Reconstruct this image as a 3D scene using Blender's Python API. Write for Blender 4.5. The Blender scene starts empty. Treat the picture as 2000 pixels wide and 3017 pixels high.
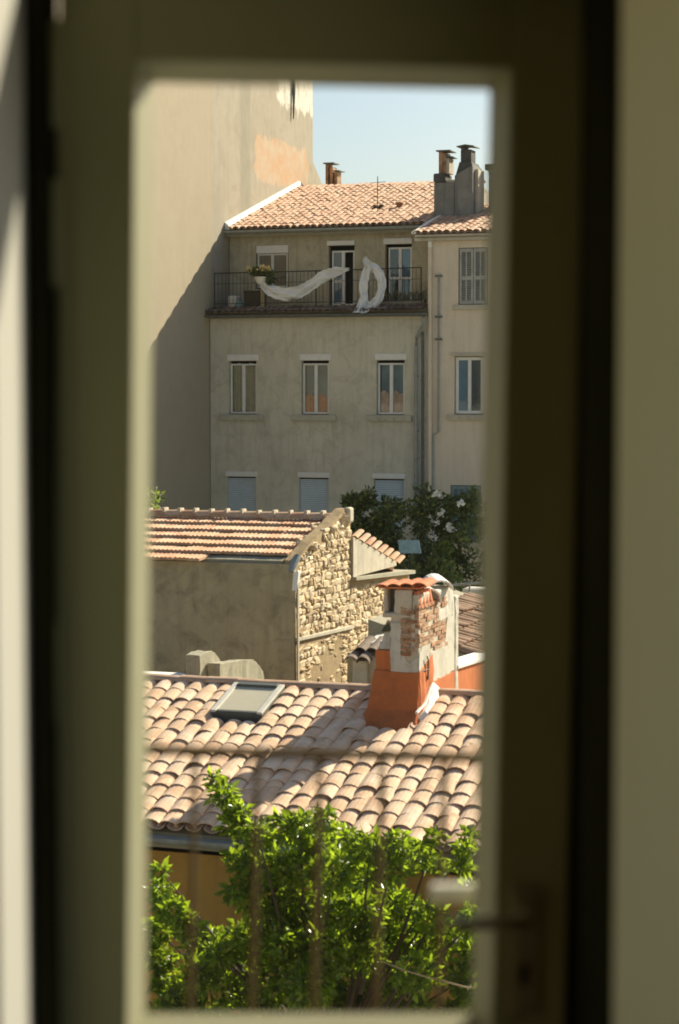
import bpy, bmesh, math, random
import numpy as np
from mathutils import Vector, Matrix, Euler, noise as mnoise
R = math.radians
SC = bpy.context.scene
COL = SC.collection

# ------------------------------------------------------------------ camera, sky, sun, exposure
# world axes follow the town's grid: x along the facades, y away from the viewer, z up; the eye is the origin
YAW, PITCH = R(19.3), math.atan(358.5 / 6034.0)
SUN_VEC = Vector((0.43, 1.0, 0.69)).normalized()          # direction towards the sun
cam = bpy.data.cameras.new('camera'); cam_o = bpy.data.objects.new('camera', cam); COL.objects.link(cam_o)
cam.sensor_fit = 'VERTICAL'; cam.sensor_height = 36.0; cam.sensor_width = 24.0; cam.lens = 72.0
cam.clip_start = 0.05; cam.clip_end = 3000
cam_o.rotation_euler = (R(90) - PITCH, 0, YAW)
cam.dof.use_dof = True; cam.dof.focus_distance = 48.0; cam.dof.aperture_fstop = 3.0; cam.dof.aperture_blades = 0
SC.camera = cam_o

w = bpy.data.worlds.new('World'); SC.world = w; w.use_nodes = True
nt = w.node_tree; nt.nodes.clear()
sky = nt.nodes.new('ShaderNodeTexSky'); sky.sky_type = 'NISHITA'; sky.sun_disc = False
SUN_EL = math.asin(SUN_VEC.z); SUN_AZ = math.atan2(SUN_VEC.x, SUN_VEC.y)
sky.sun_elevation = SUN_EL; sky.sun_rotation = SUN_AZ
sky.air_density = 1.0; sky.dust_density = 2.1; sky.ozone_density = 2.6; sky.altitude = 50
bg = nt.nodes.new('ShaderNodeBackground'); bg.inputs[1].default_value = 0.061
wo = nt.nodes.new('ShaderNodeOutputWorld')
nt.links.new(sky.outputs[0], bg.inputs[0]); nt.links.new(bg.outputs[0], wo.inputs[0])

sl = bpy.data.lights.new('sun', 'SUN'); sl.energy = 5.0; sl.angle = R(0.53); sl.color = (1.0, 0.88, 0.71)
so = bpy.data.objects.new('sun', sl); COL.objects.link(so)
so.rotation_euler = (-SUN_VEC).to_track_quat('-Z', 'Y').to_euler(); so.location = (20, 60, 60)

vs = SC.view_settings; vs.view_transform = 'Standard'; vs.look = 'None'; vs.gamma = 1.0; vs.use_curve_mapping = False
vs.exposure = 1.2
SC.render.engine = 'CYCLES'
SC.cycles.use_denoising = True
SC.cycles.pixel_filter_type = 'BLACKMAN_HARRIS'; SC.cycles.filter_width = 1.8
SC.cycles.max_bounces = 10; SC.cycles.diffuse_bounces = 6; SC.cycles.glossy_bounces = 4
SC.cycles.transmission_bounces = 6; SC.cycles.transparent_max_bounces = 16
SC.cycles.sample_clamp_indirect = 6.0

# ------------------------------------------------------------------ helpers
WL = {}                                                    # world location of every parent
def tag(o, label=None, cat=None, group=None, kind=None):
    if label: o['label'] = label
    if cat: o['category'] = cat
    if group: o['group'] = group
    if kind: o['kind'] = kind
    return o
def thing(name, label, cat, loc, group=None, rot=None):
    o = bpy.data.objects.new(name, None); COL.objects.link(o); o.location = loc
    o.empty_display_size = 0.2
    if rot: o.rotation_euler = rot
    WL[o] = Vector(loc); return tag(o, label, cat, group)
def link(name, me, parent=None, loc=(0, 0, 0), rot=None, scale=None, local=False):
    """loc is a world position unless local; parents that own world-built parts are never rotated"""
    o = bpy.data.objects.new(name, me); COL.objects.link(o); l = Vector(loc)
    if parent is not None:
        o.parent = parent
        o.location = l if local else l - WL.get(parent, Vector())
    else: o.location = l
    if rot: o.rotation_euler = rot
    if scale: o.scale = scale
    WL[o] = l
    return o
class MB:
    def __init__(s): s.v = []; s.f = []
    def add(s, vs, fs):
        n = len(s.v); s.v += [tuple(p) for p in vs]; s.f += [tuple(i + n for i in q) for q in fs]; return s
    def box(s, x0, x1, y0, y1, z0, z1):
        return s.add([(x0,y0,z0),(x1,y0,z0),(x1,y1,z0),(x0,y1,z0),(x0,y0,z1),(x1,y0,z1),(x1,y1,z1),(x0,y1,z1)],
                     [(0,3,2,1),(4,5,6,7),(0,1,5,4),(1,2,6,5),(2,3,7,6),(3,0,4,7)])
    def hexa(s, b, t):                                     # 4 bottom pts and 4 top pts, ccw from above
        return s.add(list(b) + list(t), [(0,3,2,1),(4,5,6,7),(0,1,5,4),(1,2,6,5),(2,3,7,6),(3,0,4,7)])
    def prism(s, poly, axis, a, b):                        # polygon in the two other axes, extruded along axis
        def p(q, h):
            return {0:(h,q[0],q[1]), 1:(q[0],h,q[1]), 2:(q[0],q[1],h)}[axis]
        n = len(poly)
        return s.add([p(q,a) for q in poly] + [p(q,b) for q in poly],
                     [tuple(range(n))[::-1], tuple(range(n,2*n))] + [(i,(i+1)%n,n+(i+1)%n,n+i) for i in range(n)])
    def tube(s, pts, r, n=8, cap=True):
        pts = [Vector(p) for p in pts]; rr = r if isinstance(r,(list,tuple)) else [r]*len(pts)
        base = len(s.v); ref = Vector((0,0,1))
        for i, p in enumerate(pts):
            d = (pts[min(i+1,len(pts)-1)] - pts[max(i-1,0)]).normalized()
            a = d.cross(ref if abs(d.z) < 0.95 else Vector((1,0,0))).normalized(); b = d.cross(a)
            for k in range(n):
                t = 2*math.pi*k/n; s.v.append(tuple(p + a*math.cos(t)*rr[i] + b*math.sin(t)*rr[i]))
        for i in range(len(pts)-1):
            for k in range(n):
                s.f.append((base+i*n+k, base+i*n+(k+1)%n, base+(i+1)*n+(k+1)%n, base+(i+1)*n+k))
        if cap:
            s.f.append(tuple(base+k for k in range(n))[::-1]); s.f.append(tuple(base+(len(pts)-1)*n+k for k in range(n)))
        return s
    def lathe(s, c, prof, n=12, cap=True):
        base = len(s.v)
        for (r, z) in prof:
            for k in range(n):
                t = 2*math.pi*k/n; s.v.append((c[0]+r*math.cos(t), c[1]+r*math.sin(t), c[2]+z))
        m = len(prof)
        for i in range(m-1):
            for k in range(n):
                s.f.append((base+i*n+k, base+i*n+(k+1)%n, base+(i+1)*n+(k+1)%n, base+(i+1)*n+k))
        if cap:
            s.f.append(tuple(base+k for k in range(n))[::-1]); s.f.append(tuple(base+(m-1)*n+k for k in range(n)))
        return s
    def half_pipe(s, p0, p1, r, th=0.008, n=8):            # gutter, open at the top, from p0 to p1
        p0, p1 = Vector(p0), Vector(p1); d = (p1-p0).normalized(); a = Vector((0,0,1)); b = d.cross(a).normalized()
        base = len(s.v)
        for p in (p0, p1):
            for q in (r, r-th):
                for k in range(n+1):
                    t = math.pi*k/n; s.v.append(tuple(p + b*math.cos(t)*q - a*math.sin(t)*q))
        m = n+1
        for k in range(n):
            s.f.append((base+k, base+k+1, base+2*m+k+1, base+2*m+k))
            s.f.append((base+m+k+1, base+m+k, base+3*m+k, base+3*m+k+1))
            s.f.append((base+k+1, base+k, base+m+k, base+m+k+1)); s.f.append((base+2*m+k, base+2*m+k+1, base+3*m+k+1, base+3*m+k))
        s.f.append((base, base+2*m, base+3*m, base+m)); s.f.append((base+n, base+m+n, base+3*m+n, base+2*m+n))
        return s
    def mesh(s, name, mat=None, smooth=False):
        me = bpy.data.meshes.new(name); me.from_pydata(s.v, [], s.f); me.update()
        bm = bmesh.new(); bm.from_mesh(me); bmesh.ops.recalc_face_normals(bm, faces=bm.faces); bm.to_mesh(me); bm.free()
        if mat: me.materials.append(mat)
        if smooth:
            me.polygons.foreach_set('use_smooth', [True]*len(me.polygons))
        return me
    def build(s, name, mat, parent=None, smooth=False, bevel=0.0, local=False, loc=(0,0,0), rot=None):
        o = link(name, s.mesh(name, mat, smooth), parent, loc, rot, local=local)
        if bevel:
            m = o.modifiers.new('bevel', 'BEVEL'); m.width = bevel; m.segments = 2; m.limit_method = 'ANGLE'
        if smooth and bevel == 0:
            try:
                m = o.modifiers.new('split', 'EDGE_SPLIT'); m.split_angle = R(40)
            except Exception: pass
        return o

def rough(o, amt=0.012, cell=0.09, freq=7.0):
    """wear: cut the faces finer and push the points about, so edges and corners are no longer straight"""
    bm = bmesh.new(); bm.from_mesh(o.data)
    for _ in range(4):
        es = [e for e in bm.edges if e.calc_length() > cell*1.5]
        if not es or len(bm.verts) > 6000: break
        bmesh.ops.subdivide_edges(bm, edges=es, cuts=1, use_grid_fill=True)
    bmesh.ops.triangulate(bm, faces=[f for f in bm.faces if len(f.verts) > 4])
    for v in bm.verts:
        d = mnoise.noise_vector(v.co*freq) + 0.5*mnoise.noise_vector(v.co*freq*2.7)
        v.co += d*amt
    bmesh.ops.recalc_face_normals(bm, faces=bm.faces); bm.to_mesh(o.data); bm.free(); return o

# ------------------------------------------------------------------ materials
def new_mat(name):
    m = bpy.data.materials.new(name); m.use_nodes = True; nt = m.node_tree; nt.nodes.clear()
    out = nt.nodes.new('ShaderNodeOutputMaterial'); b = nt.nodes.new('ShaderNodeBsdfPrincipled')
    nt.links.new(b.outputs[0], out.inputs[0]); return m, nt, b, out
def N(nt, typ, **kw):
    n = nt.nodes.new(typ)
    for k, v in kw.items():
        if k.startswith('i_'):
            n.inputs[int(k[2:])].default_value = v
        else: setattr(n, k, v)
    return n
def coord(nt, scale=(1,1,1), loc=(0,0,0), kind='Object'):
    tc = N(nt, 'ShaderNodeTexCoord'); mp = N(nt, 'ShaderNodeMapping')
    nt.links.new(tc.outputs[kind], mp.inputs[0]); mp.inputs['Scale'].default_value = scale; mp.inputs['Location'].default_value = loc
    return mp.outputs[0]
def noise(nt, vec, scale, detail=4, rough=0.6, dist=0.0):
    n = N(nt, 'ShaderNodeTexNoise'); n.inputs['Scale'].default_value = scale; n.inputs['Detail'].default_value = detail
    n.inputs['Roughness'].default_value = rough; n.inputs['Distortion'].default_value = dist
    nt.links.new(vec, n.inputs['Vector']); return n.outputs['Fac']
def ramp(nt, fac, stops):
    r = N(nt, 'ShaderNodeValToRGB'); cr = r.color_ramp
    while len(cr.elements) < len(stops): cr.elements.new(0.5)
    for e, (p, c) in zip(cr.elements, stops):
        e.position = p; e.color = (c, c, c, 1) if isinstance(c, (int, float)) else (*c, 1)
    nt.links.new(fac, r.inputs[0]); return r.outputs[0]
def mix(nt, fac, a, b, mode='MIX'):
    m = N(nt, 'ShaderNodeMix', data_type='RGBA', blend_type=mode)
    for s, val in ((m.inputs[0], fac), (m.inputs[6], a), (m.inputs[7], b)):
        if isinstance(val, (int, float)): s.default_value = val
        elif isinstance(val, tuple): s.default_value = (*val, 1) if len(val) == 3 else val
        else: nt.links.new(val, s)
    return m.outputs[2]
def math_(nt, op, a, b=None, clamp=False):
    m = N(nt, 'ShaderNodeMath', operation=op, use_clamp=clamp)
    for s, val in ((m.inputs[0], a), (m.inputs[1], b)):
        if val is None: continue
        if isinstance(val, (int, float)): s.default_value = val
        else: nt.links.new(val, s)
    return m.outputs[0]
def bump(nt, b, h, strength=0.3, dist=0.02):
    bp = N(nt, 'ShaderNodeBump'); bp.inputs['Strength'].default_value = strength; bp.inputs['Distance'].default_value = dist
    nt.links.new(h, bp.inputs['Height']); nt.links.new(bp.outputs[0], b.inputs['Normal'])
def band(nt, vec, axis, a, b, soft=0.1):
    """1 inside a..b along an axis of the object's own coordinates (a strip of different render on a wall)"""
    sp = N(nt, 'ShaderNodeSeparateXYZ'); nt.links.new(vec, sp.inputs[0]); x = sp.outputs[axis]
    up = N(nt, 'ShaderNodeMapRange'); up.inputs[1].default_value = a - soft; up.inputs[2].default_value = a + soft; nt.links.new(x, up.inputs[0])
    dn = N(nt, 'ShaderNodeMapRange'); dn.inputs[1].default_value = b - soft; dn.inputs[2].default_value = b + soft; nt.links.new(x, dn.inputs[0])
    return math_(nt, 'SUBTRACT', up.outputs[0], dn.outputs[0], clamp=True)

def plaster(name, c1, c2, scale=1.2, streak=None, dirt=None, dirt_amt=0.5, bumps=0.35, rough=0.9, seed=0.0, fine=28):
    m, nt, b, out = new_mat(name)
    v = coord(nt, loc=(seed, seed*1.7, -seed))
    n1 = noise(nt, v, scale, 8, 0.65, 0.4)
    col = mix(nt, ramp(nt, n1, [(0.33, 0.0), (0.67, 1.0)]), c1, c2)
    if streak:                                             # rain streaks: noise stretched down the wall
        vs_ = coord(nt, scale=(5, 5, 0.45), loc=(seed*2, 0, seed))
        n2 = noise(nt, vs_, 1.3, 6, 0.6)
        col = mix(nt, math_(nt, 'MULTIPLY', ramp(nt, n2, [(0.48, 0.0), (0.70, 1.0)]), 0.6), col, streak)
    if dirt:
        n3 = noise(nt, v, scale*2.7, 10, 0.72, 0.8)
        col = mix(nt, math_(nt, 'MULTIPLY', ramp(nt, n3, [(0.48, 0.0), (0.68, 1.0)]), dirt_amt), col, dirt)
    nf = noise(nt, v, fine, 4, 0.7)
    col = mix(nt, math_(nt, 'MULTIPLY', nf, 0.30), col, tuple(x*0.5 for x in c1))
    nt.links.new(col, b.inputs['Base Color']); b.inputs['Roughness'].default_value = rough
    b.inputs['Specular IOR Level'].default_value = 0.25
    h = math_(nt, 'ADD', math_(nt, 'MULTIPLY', nf, 0.6), noise(nt, v, fine*0.22, 5, 0.6))
    bump(nt, b, h, bumps, 0.02)
    return m, nt, b, col
def tile_mat(name, cols, moss=(0.07, 0.06, 0.035), moss_amt=0.35, rough=0.85, lichen=None):
    m, nt, b, out = new_mat(name)
    oi = N(nt, 'ShaderNodeObjectInfo'); v = coord(nt)
    addv = N(nt, 'ShaderNodeVectorMath', operation='ADD')
    comb = N(nt, 'ShaderNodeCombineXYZ')
    for i in range(3): nt.links.new(math_(nt, 'MULTIPLY', oi.outputs['Random'], 37.0 + 11*i), comb.inputs[i])
    nt.links.new(v, addv.inputs[0]); nt.links.new(comb.outputs[0], addv.inputs[1]); vv = addv.outputs[0]
    n0 = noise(nt, vv, 1.7, 2, 0.5)
    rnd = math_(nt, 'FRACT', math_(nt, 'ADD', oi.outputs['Random'], math_(nt, 'MULTIPLY', n0, 1.3)))
    k = len(cols)
    base = ramp(nt, rnd, [(i/(k-1)*0.96 + 0.02, c) for i, c in enumerate(cols)])
    n1 = noise(nt, vv, 9, 8, 0.7, 0.5)
    base = mix(nt, math_(nt, 'MULTIPLY', ramp(nt, n1, [(0.45, 0.0), (0.75, 1.0)]), moss_amt), base, moss)
    if lichen:
        n4 = noise(nt, vv, 5, 6, 0.7)
        base = mix(nt, math_(nt, 'MULTIPLY', ramp(nt, n4, [(0.55, 0.0), (0.7, 1.0)]), 0.6), base, lichen)
    nf = noise(nt, vv, 60, 4, 0.7)
    base = mix(nt, math_(nt, 'MULTIPLY', nf, 0.16), base, (0.14, 0.08, 0.05))
    nt.links.new(base, b.inputs['Base Color']); b.inputs['Roughness'].default_value = rough
    b.inputs['Specular IOR Level'].default_value = 0.3
    bump(nt, b, math_(nt, 'ADD', nf, n1), 0.25, 0.006)
    return m
def simple(name, c, rough=0.6, metal=0.0, var=0.18, scale=14, spec=0.4, bumps=0.1):
    m, nt, b, out = new_mat(name); v = coord(nt); n = noise(nt, v, scale, 6, 0.65)
    col = mix(nt, ramp(nt, n, [(0.3, 0.0), (0.75, 1.0)]), tuple(x*(1-var) for x in c), tuple(min(1, x*(1+var)) for x in c))
    nt.links.new(col, b.inputs['Base Color']); b.inputs['Roughness'].default_value = rough; b.inputs['Metallic'].default_value = metal
    b.inputs['Specular IOR Level'].default_value = spec
    if bumps: bump(nt, b, noise(nt, v, scale*3, 4, 0.6), bumps, 0.005)
    return m
def clear_glass(name, veil=0.002, ior=1.45):
    m, nt, b, out = new_mat(name); nt.nodes.remove(b)
    t = N(nt, 'ShaderNodeBsdfTransparent'); t.inputs[0].default_value = (0.96, 0.97, 0.94, 1)
    g = N(nt, 'ShaderNodeBsdfGlossy'); g.inputs['Roughness'].default_value = 0.02
    fr = N(nt, 'ShaderNodeFresnel'); geo = N(nt, 'ShaderNodeNewGeometry')
    nt.links.new(math_(nt, 'ADD', math_(nt, 'MULTIPLY', geo.outputs['Backfacing'], 1/ior-ior), ior), fr.inputs[0]); mx = N(nt, 'ShaderNodeMixShader')
    nt.links.new(fr.outputs[0], mx.inputs[0]); nt.links.new(t.outputs[0], mx.inputs[1]); nt.links.new(g.outputs[0], mx.inputs[2])
    # a faint veil added to haze the view through the pane
    tr = N(nt, 'ShaderNodeBsdfTranslucent'); tr.inputs[0].default_value = (0.85, 0.82, 0.72, 1); m2 = N(nt, 'ShaderNodeMixShader')
    nd = noise(nt, coord(nt, scale=(1, 1, 0.5)), 6, 5, 0.6)
    nt.links.new(math_(nt, 'MULTIPLY', nd, veil), m2.inputs[0]); nt.links.new(mx.outputs[0], m2.inputs[1]); nt.links.new(tr.outputs[0], m2.inputs[2])
    nt.links.new(m2.outputs[0], out.inputs[0]); return m
def window_glass(name, c=(0.03, 0.04, 0.045), ior=1.9):
    m, nt, b, out = new_mat(name); v = coord(nt); n = noise(nt, v, 1.6, 3, 0.5)
    nt.links.new(mix(nt, n, tuple(x*0.4 for x in c), tuple(x*1.6 for x in c)), b.inputs['Base Color'])
    b.inputs['Roughness'].default_value = 0.03; b.inputs['IOR'].default_value = ior
    bump(nt, b, noise(nt, v, 2.2, 2, 0.5), 0.04, 0.02); return m
def leaf_mat(name, c_dark, c_light, trans=(0.30, 0.50, 0.04), tamt=0.45, rough=0.35):
    m, nt, b, out = new_mat(name); v = coord(nt)
    n = noise(nt, v, 2.3, 5, 0.7)
    at = N(nt, 'ShaderNodeAttribute', attribute_name='leaf_tint')
    f = math_(nt, 'ADD', math_(nt, 'MULTIPLY', n, 0.5), math_(nt, 'MULTIPLY', at.outputs['Fac'], 0.5))
    col = mix(nt, ramp(nt, f, [(0.28, 0.0), (0.72, 1.0)]), c_dark, c_light)
    old = ramp(nt, at.outputs['Fac'], [(0.93, 0.0), (0.96, 1.0)])
    col = mix(nt, math_(nt, 'MULTIPLY', old, 0.8), col, (0.30,0.26,0.05))
    nt.links.new(col, b.inputs['Base Color']); b.inputs['Roughness'].default_value = rough
    b.inputs['Specular IOR Level'].default_value = 0.5
    t = N(nt, 'ShaderNodeBsdfTranslucent'); nt.links.new(mix(nt, ramp(nt, f, [(0.28, 0.0), (0.72, 1.0)]), tuple(x*0.4 for x in trans), trans), t.inputs[0])
    mx = N(nt, 'ShaderNodeMixShader'); mx.inputs[0].default_value = tamt
    nt.links.new(b.outputs[0], mx.inputs[1]); nt.links.new(t.outputs[0], mx.inputs[2]); nt.links.new(mx.outputs[0], out.inputs[0])
    return m

M = {}
M['near_tile'] = tile_mat('near_tile', [(0.80,0.55,0.36),(0.84,0.62,0.44),(0.70,0.44,0.27),(0.86,0.67,0.50),(0.78,0.55,0.37),(0.62,0.41,0.26)], moss=(0.24,0.16,0.09), moss_amt=0.38)
M['pan_tile'] = tile_mat('pan_tile', [(0.52,0.35,0.24),(0.60,0.43,0.31),(0.46,0.29,0.19)], moss_amt=0.35)
M['far_tile'] = tile_mat('far_tile', [(0.58,0.36,0.24),(0.64,0.43,0.30),(0.50,0.28,0.17),(0.68,0.48,0.34),(0.56,0.33,0.21)], moss_amt=0.25)
M['old_tile'] = tile_mat('old_tile', [(0.16,0.12,0.09),(0.24,0.18,0.14),(0.11,0.085,0.065),(0.32,0.25,0.20)], moss=(0.04,0.04,0.025), moss_amt=0.6)
M['brown_tile'] = tile_mat('brown_tile', [(0.34,0.20,0.12),(0.46,0.30,0.20),(0.25,0.15,0.09),(0.50,0.32,0.20)], moss_amt=0.5)
M['flat_tile'] = tile_mat('flat_tile', [(0.56,0.32,0.19),(0.62,0.40,0.25),(0.50,0.25,0.14),(0.66,0.47,0.32),(0.58,0.34,0.18)], moss_amt=0.35)
M['terracotta'] = simple('terracotta', (0.50,0.16,0.06), 0.85, var=0.3, scale=9, bumps=0.3)
M['brick'] = tile_mat('brick', [(0.46,0.20,0.10),(0.54,0.33,0.19),(0.24,0.13,0.07),(0.58,0.42,0.29),(0.40,0.18,0.09),(0.15,0.10,0.06)], moss_amt=0.5)
M['stone'] = tile_mat('stone', [(0.62,0.47,0.27),(0.74,0.62,0.43),(0.52,0.36,0.18),(0.80,0.71,0.55),(0.66,0.48,0.25),(0.42,0.31,0.19),(0.76,0.60,0.36)], moss=(0.16,0.12,0.07), moss_amt=0.3)
M['mortar'], *_ = plaster('mortar', (0.42,0.31,0.17), (0.33,0.235,0.125), 2.2, dirt=(0.18,0.125,0.07), bumps=0.6)
M['white'] = simple('white', (0.74,0.72,0.66), 0.5, var=0.08, scale=5)
M['off_white'] = simple('off_white', (0.62,0.60,0.52), 0.6, var=0.12, scale=5)
M['cloth'] = leaf_mat('cloth', (0.88,0.88,0.86), (0.90,0.90,0.88), (0.85,0.85,0.83), 0.22, 0.9)
M['zinc'] = simple('zinc', (0.30,0.32,0.30), 0.6, 0.15, var=0.25, scale=6)
M['dark_zinc'] = simple('dark_zinc', (0.13,0.14,0.13), 0.6, 0.3, var=0.3, scale=6)
M['iron'] = simple('iron', (0.035,0.035,0.032), 0.55, 0.4, var=0.3)
M['rail_iron'] = simple('rail_iron', (0.055,0.042,0.020), 0.85, 0.0, var=0.3, spec=0.1)
M['shutter_blue'] = simple('shutter_blue', (0.52,0.60,0.64), 0.6, var=0.08, scale=4)
M['louvre'] = simple('louvre', (0.40,0.39,0.34), 0.7, var=0.2, scale=6)
M['green_shutter'] = simple('green_shutter', (0.20,0.27,0.27), 0.7, var=0.2, scale=6)
M['dark'] = simple('dark', (0.012,0.012,0.012), 0.9, var=0.2)
M['glass'] = clear_glass('glass')
M['win_glass'] = window_glass('win_glass')
M['blue_glass'] = window_glass('blue_glass', (0.09,0.16,0.22), 1.8)  # blue base colour stands for reflected sky
M['curtain_glass'] = window_glass('curtain_glass', (0.13,0.12,0.09), 1.5)
M['house_pane'] = clear_glass('house_pane', 0.02, 1.75)
M['room_blue'] = simple('room_blue', (0.16,0.24,0.30), 0.9, var=0.3, scale=2.5)  # sky reflected in the panes, painted as a flat backing
M['beige_curtain'] = simple('beige_curtain', (0.46,0.42,0.31), 0.9, var=0.15, scale=5)
M['red_curtain'] = simple('red_curtain', (0.50,0.20,0.11), 0.9, var=0.35, scale=5)  # reddish roof reflection put into the sheet's colour
M['pink_curtain'] = simple('pink_curtain', (0.62,0.40,0.30), 0.9, var=0.25, scale=5)  # pinkish roof reflection put into the sheet's colour
M['skyglass'] = simple('skyglass', (0.56,0.51,0.37), 0.25, var=0.06, scale=3, bumps=0)
M['bark'] = simple('bark', (0.055,0.042,0.028), 0.9, var=0.35, scale=18, bumps=0.5)
M['twig'] = simple('twig', (0.34,0.26,0.15), 0.8)
M['leaf'] = leaf_mat('leaf', (0.030,0.075,0.006), (0.12,0.20,0.012), (0.46,0.64,0.03), 0.50, 0.30)
M['leaf_dark'] = leaf_mat('leaf_dark', (0.05,0.085,0.03), (0.16,0.20,0.06), (0.22,0.30,0.07), 0.3, 0.5)
M['leaf_left'] = leaf_mat('leaf_left', (0.05,0.10,0.02), (0.14,0.20,0.04), (0.35,0.45,0.08), 0.4, 0.5)
M['blossom'] = simple('blossom', (0.85,0.83,0.75), 0.7, var=0.05)
M['yellow_flower'] = simple('yellow_flower', (0.75,0.60,0.25), 0.7, var=0.15)
M['concrete'], *_ = plaster('concrete', (0.46,0.42,0.31), (0.34,0.32,0.24), 2.6, streak=(0.22,0.21,0.15), dirt=(0.15,0.15,0.10), bumps=0.5)
M['cream_render'], *_ = plaster('cream_render', (0.62,0.56,0.44), (0.52,0.46,0.35), 2.0, streak=(0.34,0.31,0.23), dirt=(0.30,0.26,0.18), dirt_amt=0.35)
M['grey_stack'], *_ = plaster('grey_stack', (0.30,0.30,0.27), (0.22,0.22,0.20), 1.6, streak=(0.10,0.11,0.10), dirt=(0.12,0.12,0.10))
M['soot'], *_ = plaster('soot', (0.07,0.075,0.07), (0.12,0.12,0.11), 3.0)
M['orange_render'], *_ = plaster('orange_render', (0.60,0.19,0.065), (0.52,0.15,0.045), 2.4, streak=(0.40,0.11,0.035), dirt=(0.30,0.11,0.045), dirt_amt=0.6, bumps=0.25)
M['white_render'], *_ = plaster('white_render', (0.64,0.61,0.53), (0.54,0.51,0.43), 2.3, streak=(0.36,0.34,0.27), dirt=(0.33,0.29,0.21), dirt_amt=0.5)
M['moss'], *_ = plaster('moss', (0.07,0.075,0.03), (0.12,0.11,0.06), 6.0, dirt=(0.03,0.03,0.02), bumps=0.8)
M['ochre_wall'], *_ = plaster('ochre_wall', (0.46,0.26,0.06), (0.40,0.21,0.045), 1.3, streak=(0.30,0.16,0.04), dirt=(0.28,0.16,0.05), dirt_amt=0.4)
M['grey_facade'], *_ = plaster('grey_facade', (0.70,0.65,0.51), (0.60,0.555,0.435), 0.7, streak=(0.44,0.41,0.31), dirt=(0.36,0.33,0.245), dirt_amt=0.6, fine=18)
M['brown_facade'], *_ = plaster('brown_facade', (0.58,0.52,0.37), (0.48,0.43,0.30), 1.1, streak=(0.32,0.28,0.19), dirt=(0.27,0.235,0.16), dirt_amt=0.7, fine=18, seed=3.1)
M['pink_facade'], *_ = plaster('pink_facade', (0.80,0.68,0.52), (0.75,0.63,0.48), 0.9, streak=(0.62,0.53,0.40), dirt=(0.60,0.50,0.38), dirt_amt=0.4, fine=18, seed=5.3)
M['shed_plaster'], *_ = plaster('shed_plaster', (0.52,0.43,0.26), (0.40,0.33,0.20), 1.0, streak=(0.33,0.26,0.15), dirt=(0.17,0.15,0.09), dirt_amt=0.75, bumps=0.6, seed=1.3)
M['flash'] = simple('flash', (0.80,0.78,0.72), 0.8, var=0.06, scale=3)
M['sill'], *_ = plaster('sill', (0.36,0.33,0.24), (0.28,0.26,0.19), 3.0, dirt=(0.16,0.15,0.10))
M['light_sill'], *_ = plaster('light_sill', (0.54,0.52,0.40), (0.44,0.42,0.32), 3.0, dirt=(0.22,0.21,0.15), dirt_amt=0.6)
M['paint'] = simple('paint', (0.28,0.275,0.135), 0.55, var=0.05, scale=3, bumps=0.04)  # cream door darkened: the room's shade put into the colour
M['bead_paint'] = simple('bead_paint', (0.44,0.43,0.28), 0.5, var=0.05, scale=3, bumps=0.04)  # lighter than the door, so the light on the beads is painted in
M['room_paint'] = simple('room_paint', (0.84,0.76,0.42), 0.85, var=0.04, scale=2, spec=0.2, bumps=0.06)
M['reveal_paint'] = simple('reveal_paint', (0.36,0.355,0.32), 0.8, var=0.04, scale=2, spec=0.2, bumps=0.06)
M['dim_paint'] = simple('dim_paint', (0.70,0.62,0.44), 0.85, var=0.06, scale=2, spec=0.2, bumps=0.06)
M['dark_wood'] = simple('dark_wood', (0.020,0.019,0.009), 0.9, var=0.25, scale=4, spec=0.0)  # near-black colour carries the shade around the door opening
M['floor_wood'] = simple('floor_wood', (0.46,0.34,0.18), 0.6, var=0.25, scale=3)
M['brass'] = simple('brass', (0.40,0.36,0.24), 0.35, 0.7, var=0.15)
M['house_wall'], *_ = plaster('house_wall', (0.55,0.40,0.25), (0.48,0.34,0.2), 0.8, streak=(0.40,0.28,0.17), dirt=(0.36,0.26,0.16))
M['ground'], *_ = plaster('ground', (0.30,0.31,0.28), (0.25,0.26,0.23), 0.15, dirt=(0.16,0.16,0.09), bumps=0.5, fine=5)
M['teal'] = simple('teal', (0.16,0.30,0.30), 0.5)
M['chest'] = simple('chest', (0.045,0.042,0.03), 0.7)
M['panel_blue'] = simple('panel_blue', (0.22,0.33,0.36), 0.5, var=0.25, scale=9)

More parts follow.
